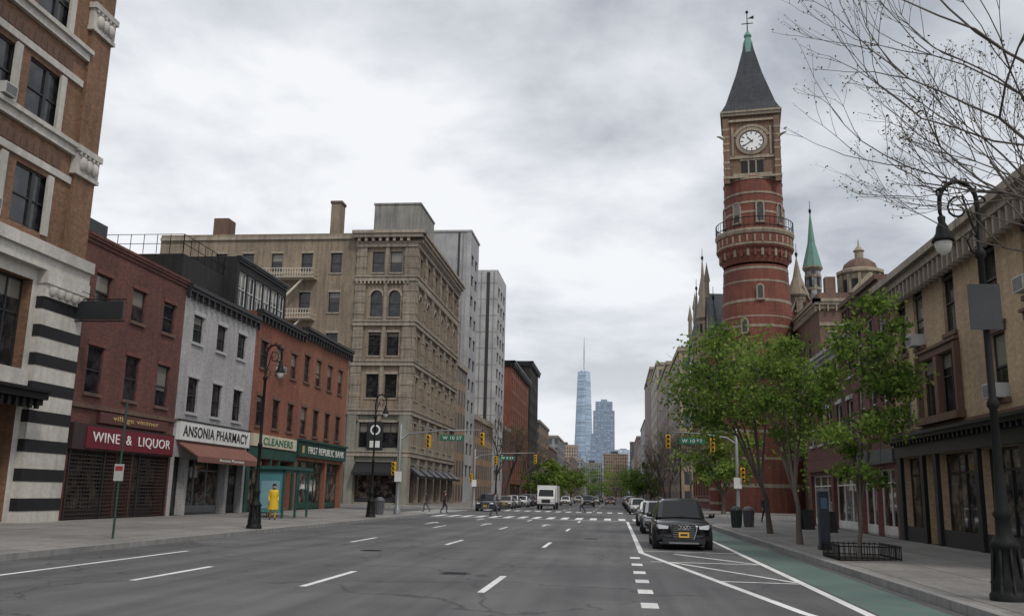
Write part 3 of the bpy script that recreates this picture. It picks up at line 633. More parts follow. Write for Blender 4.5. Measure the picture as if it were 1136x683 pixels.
# ------------------------------------------------------------ clock tower
def clock_tower():
    X0,Y0=16.3,105; rt=thing('clock_tower','round red brick clock tower with pale stone bands and slate spire','clock tower',(X0,Y0,0),radians(-8))
    B=tower_brick; S=tower_stone
    mb=MB(); mb.rev([(4.5,-.2),(4.5,6),(4.25,6.3),(4.1,18),(3.85,24),(3.65,28.6)],0,0,32,B,False)
    mb.rev([(3.4,33),(3.35,39.6)],0,0,32,B,False); mb.obj('wall',rt)
    for z,hh in ((3,.4),(6,.3),(9,.3),(11.5,.25),(14,.3),(16.4,.2),(18.5,.32),(21.0,.3),(22.2,.16),(24.0,.32),(26.4,.22),(28,.3)): 
        mb=MB(); r_=float(np.interp(z+.1,[0,6,6.3,18,24,28.6],[4.5,4.5,4.25,4.1,3.85,3.65]))
        mb.rev([(r_-.1,z),(r_+.03,z),(r_+.03,z+hh),(r_-.1,z+hh)],0,0,32,S,False,cap=False); mb.obj('stone_band',rt)
    for z in (35.0,36.2,37.4,39.2): mb=MB(); mb.rev([(3.3,z),(3.43,z),(3.43,z+.25),(3.2,z+.25)],0,0,32,S,False,cap=False); mb.obj('stone_band',rt)
    mb=MB()
    mb.rev([(3.65,28.9),(3.8,29.4),(3.85,29.7),(4.05,30.1),(4.05,30.4),(4.35,30.8),(4.35,31.0)],0,0,32,B,False); mb.rev([(4.37,30.95),(4.43,31.0),(4.43,31.2),(4.3,31.2)],0,0,32,S,False)
    mb.rev([(4.3,31.2),(4.3,32.3)],0,0,32,B,False); mb.rev([(4.4,32.3),(4.53,32.6),(4.53,32.85),(3.3,32.9)],0,0,32,S,False)
    for i in range(32):
        a=2*pi*i/32; mb.M=Matrix.Rotation(a,4,'Z'); mb.box(4.25,4.38,-.1,.1,31.3,32.1,S); mb.box(3.6,4.12,-.14,.14,29.6,30.7,S if i%2 else B)
    mb.M=None; mb.obj('gallery',rt)
    mb=MB()
    for i in range(48):
        a=2*pi*i/48; mb.box(4.42*cos(a)-.03,4.42*cos(a)+.03,4.42*sin(a)-.03,4.42*sin(a)+.03,32.9,34.2,iron)
    for z in (33.2,34.15): mb.tube([(4.42*cos(2*pi*i/32),4.42*sin(2*pi*i/32),z) for i in range(33)],.05,5,iron)
    mb.obj('railing',rt)
    def slit(a,r_,z,w_,h_,mat=glass):
        mb=MB(); R=w_/2; pts=[(-R,0)]+[(R,0)]+[(R*cos(t),h_-R+R*sin(t)) for t in np.linspace(0,pi,8)]
        mb.add([(x,-.03,zz) for x,zz in pts],[tuple(range(len(pts)))],mat)
        o=arc(0,h_-R,R+.18,0,pi,8); i_=arc(0,h_-R,R,0,pi,8)
        for k in range(8):
            p,q,s_,t=o[k],o[k+1],i_[k+1],i_[k]; mb.add([(p[0],-.12,p[1]),(q[0],-.12,q[1]),(s_[0],-.12,s_[1]),(t[0],-.12,t[1]),(t[0],0,t[1]),(s_[0],0,s_[1])],[(0,1,2,3),(3,2,5,4)],S)
        mb.box(-R-.16,-R,-.12,.1,0,h_-R,S); mb.box(R,R+.16,-.12,.1,0,h_-R,S); mb.box(-R-.2,R+.2,-.2,.1,-.2,0,S)
        ob=mb.obj('window',rt,(r_*sin(a),-r_*cos(a),z)); ob.rotation_euler=(0,0,a)
    for a in range(8): slit(a*pi/4+.2,3.4,33.9,.7,2.3)
    for z,a in ((24.3,.1),(20.4,-.35),(17,-.8),(12.3,0.2)): slit(a,3.88+.15*(z<22),z,.55,1.5)
    mb=MB(); h=2.9; Bm=tower_brown
    mb.box(-h,h,-h,h,39.6,48.0,Bm)
    for sx in(-1,1):
        for sy in(-1,1): mb.box(sx*h-.34,sx*h+.34,sy*h-.34,sy*h+.34,38.8,47.4,tower_brown); 
    mb.obj('clock_stage',rt)
    for z,hh,e in ((39.4,.3,.4),(42.0,.2,.2),(46.9,.3,.3),(47.7,.35,.45),(48.05,.25,.6)): mb=MB(); mb.box(-h-e,h+e,-h-e,h+e,z,z+hh,S); mb.obj('stone_band',rt)
    for sx in(-1,1):
        for sy in(-1,1):
            for z in (40.6,41.4,43.0,43.9,44.8,45.8): mb=MB(); mb.box(sx*h-.37,sx*h+.37,sy*h-.37,sy*h+.37,z,z+.25,S); mb.obj('quoin',rt)
    ZC=44.3
    for a in range(4):
        f=Matrix.Rotation(a*R90,4,'Z')
        ck=MB(); ck.M=f@Matrix.Translation((0,-h,ZC))@Matrix.Rotation(R90,4,'X')
        ck.rev([(1.8,-.02),(1.8,.16),(1.42,.2),(1.42,.1)],0,0,32,S,False); ck.rev([(1.4,.06),(1.4,.12)],0,0,32,P('clock_white',(.78,.79,.77),.5,0,.03),False)
        ck.rev([(1.4,.12),(1.4,.17),(1.3,.17),(1.3,.12)],0,0,32,darkm,False,cap=False)
        for i in range(12):
            t=i*pi/6; c_=ck.M; ck.M=c_@Matrix.Rotation(t,4,'Z'); ck.box(-.06,.06,.92,1.24,.12,.145,darkm); ck.M=c_
        ck.obj('clock_face',rt)
        c_=f@Matrix.Translation((0,-h,ZC))@Matrix.Rotation(R90,4,'X')
        ck=MB(); ck.M=c_@Matrix.Rotation(radians(40),4,'Z'); ck.box(-.06,.06,-.2,.75,.15,.17,darkm); ck.obj('clock_hand',rt)
        ck=MB(); ck.M=c_@Matrix.Rotation(radians(125),4,'Z'); ck.box(-.045,.045,-.25,1.15,.175,.19,darkm); ck.obj('clock_hand',rt)
        lv=MB(); lv.M=f
        lv.box(-1.25,1.25,-h-.05,-h+.02,40.1,41.75,P('louver',(.015,.015,.015),.8)); lv.box(-1.4,1.4,-h-.1,-h-.04,41.75,41.95,S)
        for xx in (-.42,.42): lv.box(xx-.09,xx+.09,-h-.12,-h-.051,40.1,41.7,S)
        lv.box(-2.2,2.2,-h-.2,-h+.02,39.75,40.05,S); lv.obj('louver',rt)
        tr=MB(); tr.M=f; tr.box(-2.5,2.5,-h-.06,-h+.02,42.25,42.45,S)
        o_=[(2.25*cos(t),44.3+2.25*sin(t)) for t in np.linspace(.35,pi-.35,13)]; i_=[(1.9*cos(t),44.3+1.9*sin(t)) for t in np.linspace(.35,pi-.35,13)]
        for k in range(12): tr.quad((o_[k][0],-h-.13,o_[k][1]),(o_[k+1][0],-h-.13,o_[k+1][1]),(i_[k+1][0],-h-.13,i_[k+1][1]),(i_[k][0],-h-.13,i_[k][1]),S)
        tr.obj('stone_arch',rt)
        for sx in (-1,1): tr=MB(); tr.M=f; tr.box(sx*2.15-.12,sx*2.15+.12,-h-.12,-h+.02,42.45,46.2,S); tr.obj('column',rt)
    mb=MB(); mb.rev([(h*1.414*1.17,48.3),(h*1.414*.98,49.4),(h*1.414*.52,53.8),(.5,58.6)],0,0,4,slate,False,a0=pi/4); mb.obj('roof',rt)
    mb=MB()
    mb.rev([(.8,57.0),(.6,58.4),(.35,59.2),(.5,59.5),(.15,60.2)],0,0,8,copper,False,a0=pi/8); mb.rev([(.07,60),(.05,63.0),(.18,63.1),(.18,63.3),(0,63.5)],0,0,8,iron)
    mb.box(-.7,.7,-.04,.04,61.4,61.5,iron); mb.box(-.04,.04,-.7,.7,61.4,61.5,iron); mb.add([(.0,-.03,62.2),(.8,-.03,62.05),(.8,-.03,62.6)],[(0,1,2)],iron); mb.obj('finial',rt)
    for sx in (-1,1):
        g=MB(); g.tube([(sx*3.1,-3.1,44.7),(sx*3.7,-3.6,44.9),(sx*3.9,-3.8,44.8)],[.2,.12,.08],6,S); g.obj('gargoyle',rt)
    za=[0,26,31,34.2,39.5,48.3,58.6,63.5]; zb=[0,25.4,30.0,33.2,38.3,46.5,56.9,61.2]
    for o in rt.children:
        if o.location.z>0: o.location.z=float(np.interp(o.location.z,za,zb)); continue
        for v in o.data.vertices: v.co.z=float(np.interp(v.co.z,za,zb))
clock_tower()
def library():
    hs=[]; 
    for i in range(3):
        hs.append(Hh(1.5+i*4.2,9,1.6,5.2,'sash',dark_f,arch=True,sill=tower_stone,lintel=tower_stone))
        hs.append(Hh(1.5+i*4.2,2,1.6,4.0,'sash',dark_f,arch=True,sill=tower_stone,lintel=tower_stone))
    lh=[Hh(1.5+i*4.0,9,1.5,5.2,'sash',dark_f,arch=True,sill=tower_stone,lintel=tower_stone) for i in range(9)]+[Hh(1.5+i*4.0,2,1.5,4.0,'sash',dark_f,arch=True,sill=tower_stone,lintel=tower_stone) for i in range(9)]
    rt=building('library_building','victorian gothic red brick library with slate gables and turrets','building',(12.2,110,0),0,16,38,18,tower_brick,{'front':hs,'left':lh},depth=.3)
    fr=frames(16,38)
    for M_,W_ in ((None,16),(fr['left'][0],38)):
        for z in (1.2,6.8,8.2,11,13,15.2,17.4): mb=MB(); mb.M=M_; mb.box(-.06,W_+.06,-.08,.02,z,z+.4,tower_stone); mb.obj('stone_band',rt)
        mb=MB(); mb.M=M_; mb.box(-.3,W_+.3,-.35,.02,17.8,18.2,tower_stone); mb.obj('cornice',rt)
    lslate=M_brick('grey_slate',(.18,.19,.20),(.14,.15,.16),(.08,.085,.09),.35,.25,.01)
    mb=MB(); mb.add([(-.3,-.3,18.1),(16.3,-.3,18.1),(16.3,38.3,18.1),(-.3,38.3,18.1),(8,5,27),(8,33,27)],[(0,1,4),(1,2,5,4),(2,3,5),(3,0,4,5)],lslate); mb.obj('roof',rt)
    for yy in (6,14,24,33):
        mb=MB(); mb.add([(-.4,yy-3.4,15),(-.4,yy+3.4,15),(-.4,yy+3.4,20),(-.4,yy,27.5),(-.4,yy-3.4,20),(7,yy,27.3),(3,yy-3.4,20),(3,yy+3.4,20)],[(0,1,2,3,4)],tower_stone)
        mb.add([(-.6,yy-3.7,19.6),(-.6,yy,27.6),(8,yy,27.4),(6,yy-3.7,19.6),(-.6,yy+3.7,19.6),(6,yy+3.7,19.6)],[(0,1,2,3),(1,4,5,2)],lslate)
        for k in range(3): mb.box(-.48,-.38,yy-3+k*1.0,yy+3-k*1.0,17+k*2.4,17.4+k*2.4,tower_brick)
        mb.box(-.5,-.4,yy-.6,yy+.6,19.6,22.6,glass); mb.rev([(.34,27.0),(.28,29),(.42,29.3),(.0,31.8)],-.4,yy,8,tower_stone); mb.obj('gable',rt)
    mb=MB(); mb.add([(7.2,-.35,17),(13.4,-.35,17),(13.4,-.35,20),(10.3,-.35,27),(7.2,-.35,20),(10.3,8,27),(13.4,8,20),(7.2,8,20)],[(0,1,2,3,4),(2,6,5,3),(4,3,5,7)],tower_brick)
    for k in range(4): mb.box(7.5+k*.65,13.1-k*.65,-.45,-.34,18.2+k*2.0,18.6+k*2.0,tower_stone)
    mb.tube([(7.1,-.4,19.9),(10.3,-.4,27.2),(13.5,-.4,19.9)],.22,4,tower_stone); mb.obj('gable',rt)
    # stone gable facing the camera on the avenue corner, beside the tower shaft
    mb=MB(); mb.add([(-.3,-.4,17),(3.6,-.4,17),(3.6,-.4,19.5),(1.65,-.4,25),(-.3,-.4,19.5),(1.65,5,25),(3.6,5,19.5),(-.3,5,19.5)],[(0,1,2,3,4)],tower_stone); mb.add([(-.5,-.6,19.2),(1.65,-.6,25.2),(1.65,5,25.2),(-.5,5,19.2),(3.8,-.6,19.2),(3.8,5,19.2)],[(0,1,2,3),(1,4,5,2)],lslate)
    mb.box(1.2,2.1,-.48,-.41,19.4,21.6,glass); mb.rev([(.28,24.8),(.2,26.5),(.34,26.8),(.0,29)],1.65,-.4,8,tower_stone); mb.obj('gable',rt)
    def turret(x,y,r_,z0,z1,z2,roofmat,wallm,nm='turret'):
        mb=MB(); mb.rev([(r_,z0),(r_,z1)],x,y,12,wallm,False)
        for z in np.arange(z0+1,z1,1.6): mb.rev([(r_-.05,z),(r_+.06,z),(r_+.06,z+.3),(r_-.05,z+.3)],x,y,12,tower_stone,False,cap=False)
        for i in range(6):
            a=i*pi/3; mb.M=Matrix.Translation((x,y,0))@Matrix.Rotation(a,4,'Z'); mb.box(r_-.05,r_+.03,-.16,.16,z1-2.4,z1-.9,MATS['louver']); mb.M=None
        mb.rev([(r_+.1,z1-.3),(r_+.3,z1),(r_+.25,z1+.2)],x,y,12,tower_stone,False)
        mb.rev([(r_+.25,z1+.2),(r_*.5,z1+(z2-z1)*.45),(.1,z2-.4),(.05,z2)],x,y,8,roofmat,False); mb.rev([(.05,z2-.2),(.2,z2+.3),(.04,z2+.6),(.03,z2+1.6)],x,y,6,iron); mb.obj(nm,rt)
    dot=M_brick('patterned_tile',(.50,.51,.50),(.05,.05,.06),(.3,.3,.3),.6,.6,.04,.2)
    turret(12.1,2,.95,10,29.8,37.0,copper,dot); turret(9.9,0.5,1.1,10,26,31,tower_stone,tower_stone); turret(-.6,9.5,.75,12,25,33,tower_stone,tower_stone); turret(-.6,19,.55,12,24,31,lslate,tower_stone)
    turret(-.3,0,.9,0,20.5,25.5,lslate,tower_brick); turret(15.8,0,.9,0,22,27,tower_stone,tower_brick)
library()
plum=M_brick('plum_brick',(.25,.14,.105),(.18,.10,.075),(.17,.13,.1))
hs=[Hh(.8+j*1.75,3+i*3.3,1.0,2.0,'sash',dark_f,sill=tower_stone,lintel=tower_stone) for i in range(5) for j in range(6)]
rt=building('ornate_brick_building','ornate red and brown brick apartment house with domed cupola','building',(20.4,92,0),0,11.5,22,22.3,plum,{'front':hs,'left':[Hh(1.5+j*3,3+i*3.3,1.0,2.0,'sash',dark_f) for i in range(5) for j in range(6)]})
cornice(rt,11.5,20.6,1.0,.6,tower_stone,brk=.8); bands(rt,11.5,[5.6,12.2,18.9],.35,.1,tower_stone)
cornice(rt,22,20.6,1.0,.6,tower_stone,brk=.8,M=frames(11.5,22)['left'][0])
mb=MB(); mb.rev([(2.0,21.5),(2.0,24.6),(2.4,24.8),(2.4,25.1),(1.9,25.3)],5.0,3,12,tower_stone,False); mb.rev([(1.8,25.3),(1.6,25.9),(1.0,26.4),(.45,26.6)],5.0,3,12,brown_stone); mb.rev([(.45,26.5),(.45,27.3),(.6,27.4),(.1,28.0),(.03,28.7)],5.0,3,8,tower_stone,False)
for i in range(12):
    a=i*pi/6; mb.M=Matrix.Translation((5,3,0))@Matrix.Rotation(a,4,'Z'); mb.box(1.9,2.04,-.28,.28,22.3,24.1,MATS['louver']); mb.box(1.9,2.2,.38,.64,21.6,24.6,tower_stone); mb.M=None
mb.obj('cupola',rt)
mb=MB(); mb.box(8.6,10.0,1,3,21.5,25.0,tower_brown); mb.box(8.4,10.2,.8,3.2,25.0,25.3,tower_stone); mb.obj('chimney',rt)
mb=MB(); mb.box(1,2,1,2,21.5,24.2,tower_brown); mb.obj('chimney',rt)
mb=MB(); mb.add([(3.0,-.15,22.3),(7.2,-.15,22.3),(5.1,-.15,24.4),(5.1,2,24.4)],[(0,1,2),(0,2,3),(1,3,2)],tower_stone); mb.box(4.6,5.6,-.2,-.16,22.4,23.4,MATS['louver']); mb.obj('gable',rt)
mb=MB(); mb.rev([(1.5,21.8),(1.2,22.8),(.1,26.0)],10.6,1.2,4,copper,False,a0=pi/4); mb.obj('corner_roof',rt)
# ------------------------------------------------------------ right near building D
def D_():
    W=17.8; hs=[]
    blk=P('shop_black',(.012,.013,.014),.35)
    wx=[.9,2.9,6.0,9.4,12.2,14.9]; BS=brown_stone
    for i,x in enumerate(wx):
        hs.append(Hh(x,7.35,1.05,2.1,'sash',dark_f,sill=BS,lintel=BS,lk='hood',lh=.3,ac=(i in(1,4))))
    for i,x in enumerate([.9,9.6,12.2,14.9]): hs.append(Hh(x,4.75,1.05,1.95,'sash',dark_f,sill=BS,lintel=BS,lk='hood',lh=.3,ac=(i==1)))
    hs.append(Hh(3.4,4.7,3.6,2.1,'grid',brown_f,lintel=BS,lk='hood',lh=.35))
    for x,w_,st in ((.5,2.3,'shop'),(3.1,1.1,'door'),(4.5,3.4,'shop'),(8.2,3.0,'shop'),(11.6,1.1,'door'),(13.1,3.8,'shop')): hs.append(Hh(x,.3,w_,3.1,st,blk,shopglass,d=.35))
    rt=building('tan_brick_building','tan brick three storey building with black shopfronts','building',(11.2,37.8,0),-R90,W,14,9.7,tan_brick,{'front':hs})
    cornice(rt,W,9.45,.85,.8,tan_plain,brk=.45,ext=0)
    mb=MB()
    for x0,x1 in ((-.0,.5),(2.8,3.1),(4.2,4.5),(7.9,8.2),(11.2,11.6),(12.7,13.1),(16.9,17.8)): mb.box(x0,x1,-.12,.02,.3,3.42,blk)
    mb.box(0,W,-.16,.02,3.42,4.0,blk); mb.box(0,W,-.42,.02,4.0,4.12,blk); mb.box(0,W,-.55,.02,4.12,4.22,blk)
    for x0 in np.arange(.1,W,.4): mb.box(x0,x0+.12,-.36,-.1,3.85,4.0,blk)
    for x0,x1 in ((.5,2.8),(4.5,7.9),(8.2,11.2),(13.1,16.9)): mb.box(x0,x1,-.05,.02,.25,.85,blk)
    mb.obj('shopfront',rt)
    mb=MB(); mb.box(3.2,3.38,-.2,.02,4.7,6.95,BS); mb.box(7.02,7.2,-.2,.02,4.7,6.95,BS); mb.box(5.0,5.3,-.15,.1,4.75,6.75,BS); mb.box(3.1,7.3,-.3,.02,4.45,4.7,BS); mb.obj('bay_surround',rt)
    bands(rt,W,[4.3],.12,.08,BS)
    return rt
D_()
hs=[Hh(.8+j*1.9,5+i*2.9,1.05,1.8,'sash',white,sill=brown_stone,lintel=brown_stone) for i in range(2) for j in range(3)]+[Hh(.5,.3,2.4,2.8,'shop',white,shopglass,d=.3),Hh(3.1,.3,2.6,2.8,'shop',white,shopglass,d=.3)]
rt=building('pink_brick_building','faded red brick building with white windows and bright shopfront','building',(11.2,44.2,0),-R90,6.3,13,11.0,M_brick('pink_brick',(.28,.085,.085),(.21,.065,.065),(.2,.14,.14)),{'front':hs})
cornice(rt,6.3,10.3,.7,.5,brown_stone,brk=.5,ext=0)
mb=MB(); mb.box(.3,6.0,-.15,.02,3.3,3.9,P('shop_grey',(.10,.11,.12),.5)); mb.obj('sign_board',rt)
hs=[Hh(.9+j*2.2,4.8+i*2.9,1.1,1.8,'sash',white,sill=conc,lintel=conc) for i in range(2) for j in range(5)]+[Hh(.5,.3,5,2.8,'shop',white,shopglass,d=.3),Hh(6,.3,4.6,2.8,'shop',white,shopglass,d=.3)]
rt=building('low_brick_building','low brick shop building behind street trees','building',(11.4,56,0),-R90,11.6,13,9.6,red_brick,{'front':hs,'left':hs[:6]}); cornice(rt,11.6,9.0,.6,.4,conc,ext=0)
mb=MB(); mb.box(.3,11,-.15,.02,3.3,3.9,P('shop_dull_red',(.11,.03,.03),.5)); mb.obj('sign_board',rt)
# ------------------------------------------------------------ street lamps
bulb=P('lamp_glass',(.55,.55,.5),.2,0,.05)
def lamp(label,loc,rz):
    rt=thing('street_lamp',label,'street lamp',loc,rz,'ornate black street lamps')
    mb=MB(); mb.rev([(.30,0),(.30,.1),(.27,.14),(.25,.2),(.27,.3),(.22,.42),(.19,.7),(.21,.85),(.25,.9),(.2,.98),(.13,1.1),(.125,1.35),(.16,1.42),(.11,1.5),(.075,2.2),(.065,3.2),(.10,3.25),(.10,3.33),(.062,3.4),(.055,5.9),(.09,5.95),(.09,6.05),(.05,6.1),(.045,6.4)],0,0,16,iron)
    for i in range(8): a=i*pi/4; mb.tube([(.26*cos(a),.26*sin(a),.1),(.23*cos(a),.23*sin(a),.5),(.2*cos(a),.2*sin(a),.9)],.03,5,iron)
    mb.obj('post',rt)
    mb=MB(); L=.62; 
    pts=[(0,0,6.2),(.03,0,6.6),(.02,0,6.9)]+[(-L/2+(L/2)*cos(t)*1.05,0,6.98+.40*sin(t)) for t in np.linspace(.1,pi,12)]+[(-L-.02,0,6.8),(-L,0,6.72)]
    mb.tube(pts,[.05,.05,.045]+[.042]*12+[.035,.03],7,iron)
    sp_=[(-.30+ (.26-.02*k)*cos(1.3+k*.55),0,6.85+(.26-.02*k)*sin(1.3+k*.55)) for k in range(12)]; mb.tube([(0,0,6.3)]+[(-.08,0,6.5)]+sp_[::1],.022,5,iron)
    sp2=[(.10+(.14-.012*k)*cos(-2.2-k*.6),0,7.0+(.14-.012*k)*sin(-2.2-k*.6)) for k in range(9)]; mb.tube(sp2,.022,5,iron)
    sp3=[(-L+.02+(.12-.01*k)*cos(.4+k*.6),0,7.16+(.12-.01*k)*sin(.4+k*.6)) for k in range(9)]; mb.tube(sp3,.022,5,iron)
    for q in range(5):
        t=.5+q*.5; mb.tube([(-L/2+(L/2)*cos(t)*1.05,0,6.98+.40*sin(t)),(-L/2+(L/2+.09)*cos(t+.15)*1.05,0,6.98+.49*sin(t+.15)),(-L/2+(L/2+.06)*cos(t+.35)*1.05,0,6.98+.46*sin(t+.35))],[.03,.02,.008],5,iron)
    mb.tube([(0,0,5.95),(-.14,0,6.05),(-.2,0,6.25),(-.1,0,6.4),(-.05,0,6.32)],.018,5,iron)
    mb.obj('crook_arm',rt)
    mb=MB(); mb.rev([(.03,6.74),(.07,6.7),(.06,6.6),(.10,6.52),(.12,6.4),(.18,6.3),(.20,6.24),(.16,6.23)],-L,0,16,iron); mb.obj('lamp_shade',rt)
    mb=MB(); mb.rev([(.15,6.235),(.145,6.15),(.11,6.05),(.05,6.0),(0,5.98)],-L,0,14,bulb); mb.obj('lamp_globe',rt)
    return rt
L1=lamp('ornate black cast iron street lamp with curled arm by the kerb',(6.55,16.6,.16),0)
copy_thing(L1,(-14.3,35.5,.16),pi,'ornate black street lamp beside the pharmacy pavement')
copy_thing(L1,(-14.7,54.5,.16),pi,'ornate black street lamp near the crossing'); copy_thing(L1,(-14.6,112,.16),pi,'ornate black street lamp near parked cars'); copy_thing(L1,(6.8,98,.16),0,'ornate black street lamp near the library')
o=thing('sign_panel','dark grey metal sign panel strapped to the lamp post','sign',(6.5,16.6,5.15),0); mb=MB(); mb.box(-.27,.27,-.16,-.13,-.4,.42,P('sign_grey',(.07,.073,.078),.6,spec=.2)); mb.obj('panel',o); mb=MB(); mb.box(-.09,.09,-.13,.1,-.3,-.25,steel); mb.box(-.09,.09,-.13,.1,.25,.3,steel); mb.obj('bracket',o)
# ------------------------------------------------------------ signals
def signal_head(root,x,z,y=0,face=-1):
    mb=MB(); mb.box(x-.15,x+.15,y-.15,y+.15,z-.46,z+.46,yel)
    for k in (-1,0,1): 
        mb.M=Matrix.Translation((x,y+face*.15,z+k*.3))@Matrix.Rotation(R90,4,'X'); mb.rev([(.12,-.02),(.12,.2),(.10,.2),(.10,-.02)],0,0,10,yel,cap=False); mb.rev([(.10,.0),(.10,.02)],0,0,10,darkm); mb.M=None
    mb.box(x-.03,x+.03,y-.03,y+.03,z+.46,z+.7,darkm)
    return mb.obj('signal_head',root)
def signal(label,loc,arm,signs,txt):
    rt=thing('traffic_light',label,'traffic light',loc,0,'traffic lights at the crossing')
    mb=MB(); mb.rev([(.25,0),(.23,.4),(.13,.55),(.11,2),(.09,6.1),(.0,6.2)],0,0,12,steel); mb.obj('post',rt)
    mb=MB(); s=1 if arm>0 else -1; mb.tube([(0,0,5.1),(s*.6,0,5.5),(arm*.5,0,5.75),(arm,0,5.85)],[.08,.065,.05,.04],8,steel); mb.tube([(0,0,6.0),(arm*.5,0,5.8)],.02,5,steel); mb.obj('mast_arm',rt)
    signal_head(rt,arm,5.2); signal_head(rt,arm*.35,5.0); signal_head(rt,s*-.35,3.1)
    mb=MB(); mb.box(signs-.85,signs+.85,-.12,-.09,5.06,5.45,sgreen); mb.obj('street_sign',rt)
    text(txt,rt,(signs,-.135,5.255),.23,MATS['letter_white'],1.35)
    mb=MB(); mb.box(-.25,.25,-.2,-.17,2.2,2.9,white); mb.obj('small_sign',rt)
    return rt
signal('traffic light with mast arm and green street sign at corner',(-15.0,62.5,.17),5.8,3.7,'W 10 ST')
signal('traffic light arm reaching over the bike lane',(8.0,62,.18),-4.5,-2.9,'W 10 ST')
signal('traffic light on the far corner beside the tan building',(-15.0,97,.17),6.5,3.5,'W 9 ST')
o=thing('parking_sign','slim green sign post with small white parking sign','sign',(-14.9,26.2,.16)); mb=MB(); mb.rev([(.035,0),(.035,4.1)],0,0,8,P('post_green',(.02,.06,.045),.5)); mb.obj('post',o)
mb=MB(); mb.box(-.15,.15,-.06,-.045,1.7,2.2,P('sign_offwhite',(.42,.42,.4),.6)); mb.box(-.12,.12,-.064,-.06,2.0,2.14,P('sign_redpaint',(.3,.03,.03),.5)); mb.obj('sign_plate',o)
# bus shelter
bs=thing('bus_shelter','green framed bus shelter with glass walls on pavement','bus shelter',(-17.9,48.2,.22))
gt=P('shelter_green',(.02,.09,.075),.45); mb=MB()
for x in (-.7,.7):
    for y in (-1.9,0,1.9): mb.box(x-.05,x+.05,y-.05,y+.05,0,2.5,gt)
mb.box(-.7,-.66,-1.9,1.9,.2,.3,gt); mb.box(-.7,.7,-1.95,-1.85,2.35,2.5,gt); mb.box(.65,.75,-1.9,1.9,2.35,2.5,gt); mb.obj('frame',bs); mb=MB(); mb.box(-.85,.85,-2.1,2.1,2.5,2.66,gt); mb.obj('roof',bs)
mb=MB(); mb.box(-.69,-.67,-1.85,1.85,.3,2.35,P('shelter_glass',(.08,.17,.18),.08)); mb.obj('glass_panel',bs); mb=MB(); mb.box(-.62,.62,-1.93,-1.87,.3,2.34,P('poster_teal',(.08,.24,.26),.3)); mb.box(-.5,.5,-1.94,-1.931,.5,1.9,P('poster_pale',(.2,.36,.42),.4)); mb.obj('advert_panel',bs)
mb=MB(); mb.box(-.6,-.2,-1.2,1.2,.43,.48,steel); mb.box(-.45,-.4,-1.1,-1.05,0,.43,steel); mb.box(-.45,-.4,1.05,1.1,0,.43,steel); mb.obj('bench',bs)
o=thing('parking_meter_kiosk','slim dark blue kiosk pillar on the kerb','kiosk',(6.75,31.2,.18)); mb=MB(); mb.box(-.16,.16,-.14,.14,0,1.85,P('kiosk_blue',(.012,.02,.035),.35)); mb.box(-.19,.19,-.17,.17,0,.12,darkm); mb.box(-.17,.17,-.15,.15,1.85,1.95,steel); mb.obj('body',o); mb=MB(); mb.box(-.1,.1,-.15,-.139,1.3,1.65,P('screen_blue',(.05,.12,.2),.3)); mb.obj('screen',o)
def bin_(label,x,y,mat):
    o=thing('litter_bin',label,'litter bin',(x,y,.18),0,'litter bins at the corner'); mb=MB(); mb.rev([(.24,0),(.3,.85),(.32,.9)],0,0,14,mat)
    for i in range(14): a=i*pi/7; mb.tube([(.26*cos(a),.26*sin(a),.05),(.32*cos(a),.32*sin(a),.88)],.015,4,mat)
    mb.obj('basket',o); mb=MB(); mb.rev([(.33,.88),(.33,.95),(.2,1.1),(.05,1.15)],0,0,14,mat); mb.obj('lid',o)
bin_('dark green wire litter bin near the tree',6.6,52,P('bin_green',(.015,.03,.025),.5)); bin_('grey litter bin next to another bin',7.4,53,P('bin_grey',(.1,.1,.11),.5)); bin_('grey litter bin beside the crossing',-15.6,60,MATS['bin_grey'])
o=thing('tree_guard','low black iron tree pit guard on the pavement','tree guard',(6.8,27,.17)); mb=MB()
for x0,x1,y0,y1 in ((-.8,.8,-1.0,-1.0),(-.8,.8,1.0,1.0),(-.8,-.8,-1.0,1.0),(.8,.8,-1.0,1.0)):
    for z in (.06,.36): mb.box(x0-.015,x1+.015,y0-.015,y1+.015,z,z+.03,iron)
    L=max(x1-x0,y1-y0); n=int(L/.14)
    for i in range(n+1): x=x0+(x1-x0)*i/n; y=y0+(y1-y0)*i/n; mb.box(x-.01,x+.01,y-.01,y+.01,0,.42,iron)
mb.obj('railing',o); mb=MB(); mb.box(-.77,.77,-.97,.97,-.01,.03,P('soil',(.05,.035,.025),.95)); mb.obj('soil_bed',o)
for (x,y) in ((10.0,45),(9.8,49)):
    o=thing('sandwich_board','folding pavement sign board outside a shop','sign',(x,y,.24),.2); mb=MB(); mb.add([(-.3,-.25,0),(.3,-.25,0),(.3,0,1.0),(-.3,0,1.0),(-.3,.25,0),(.3,.25,0)],[(0,1,2,3),(4,3,2,5)],P('board_black',(.03,.03,.03),.6)); mb.box(-.33,-.29,-.25,.0,.0,.03,brown_f); mb.obj('board',o)
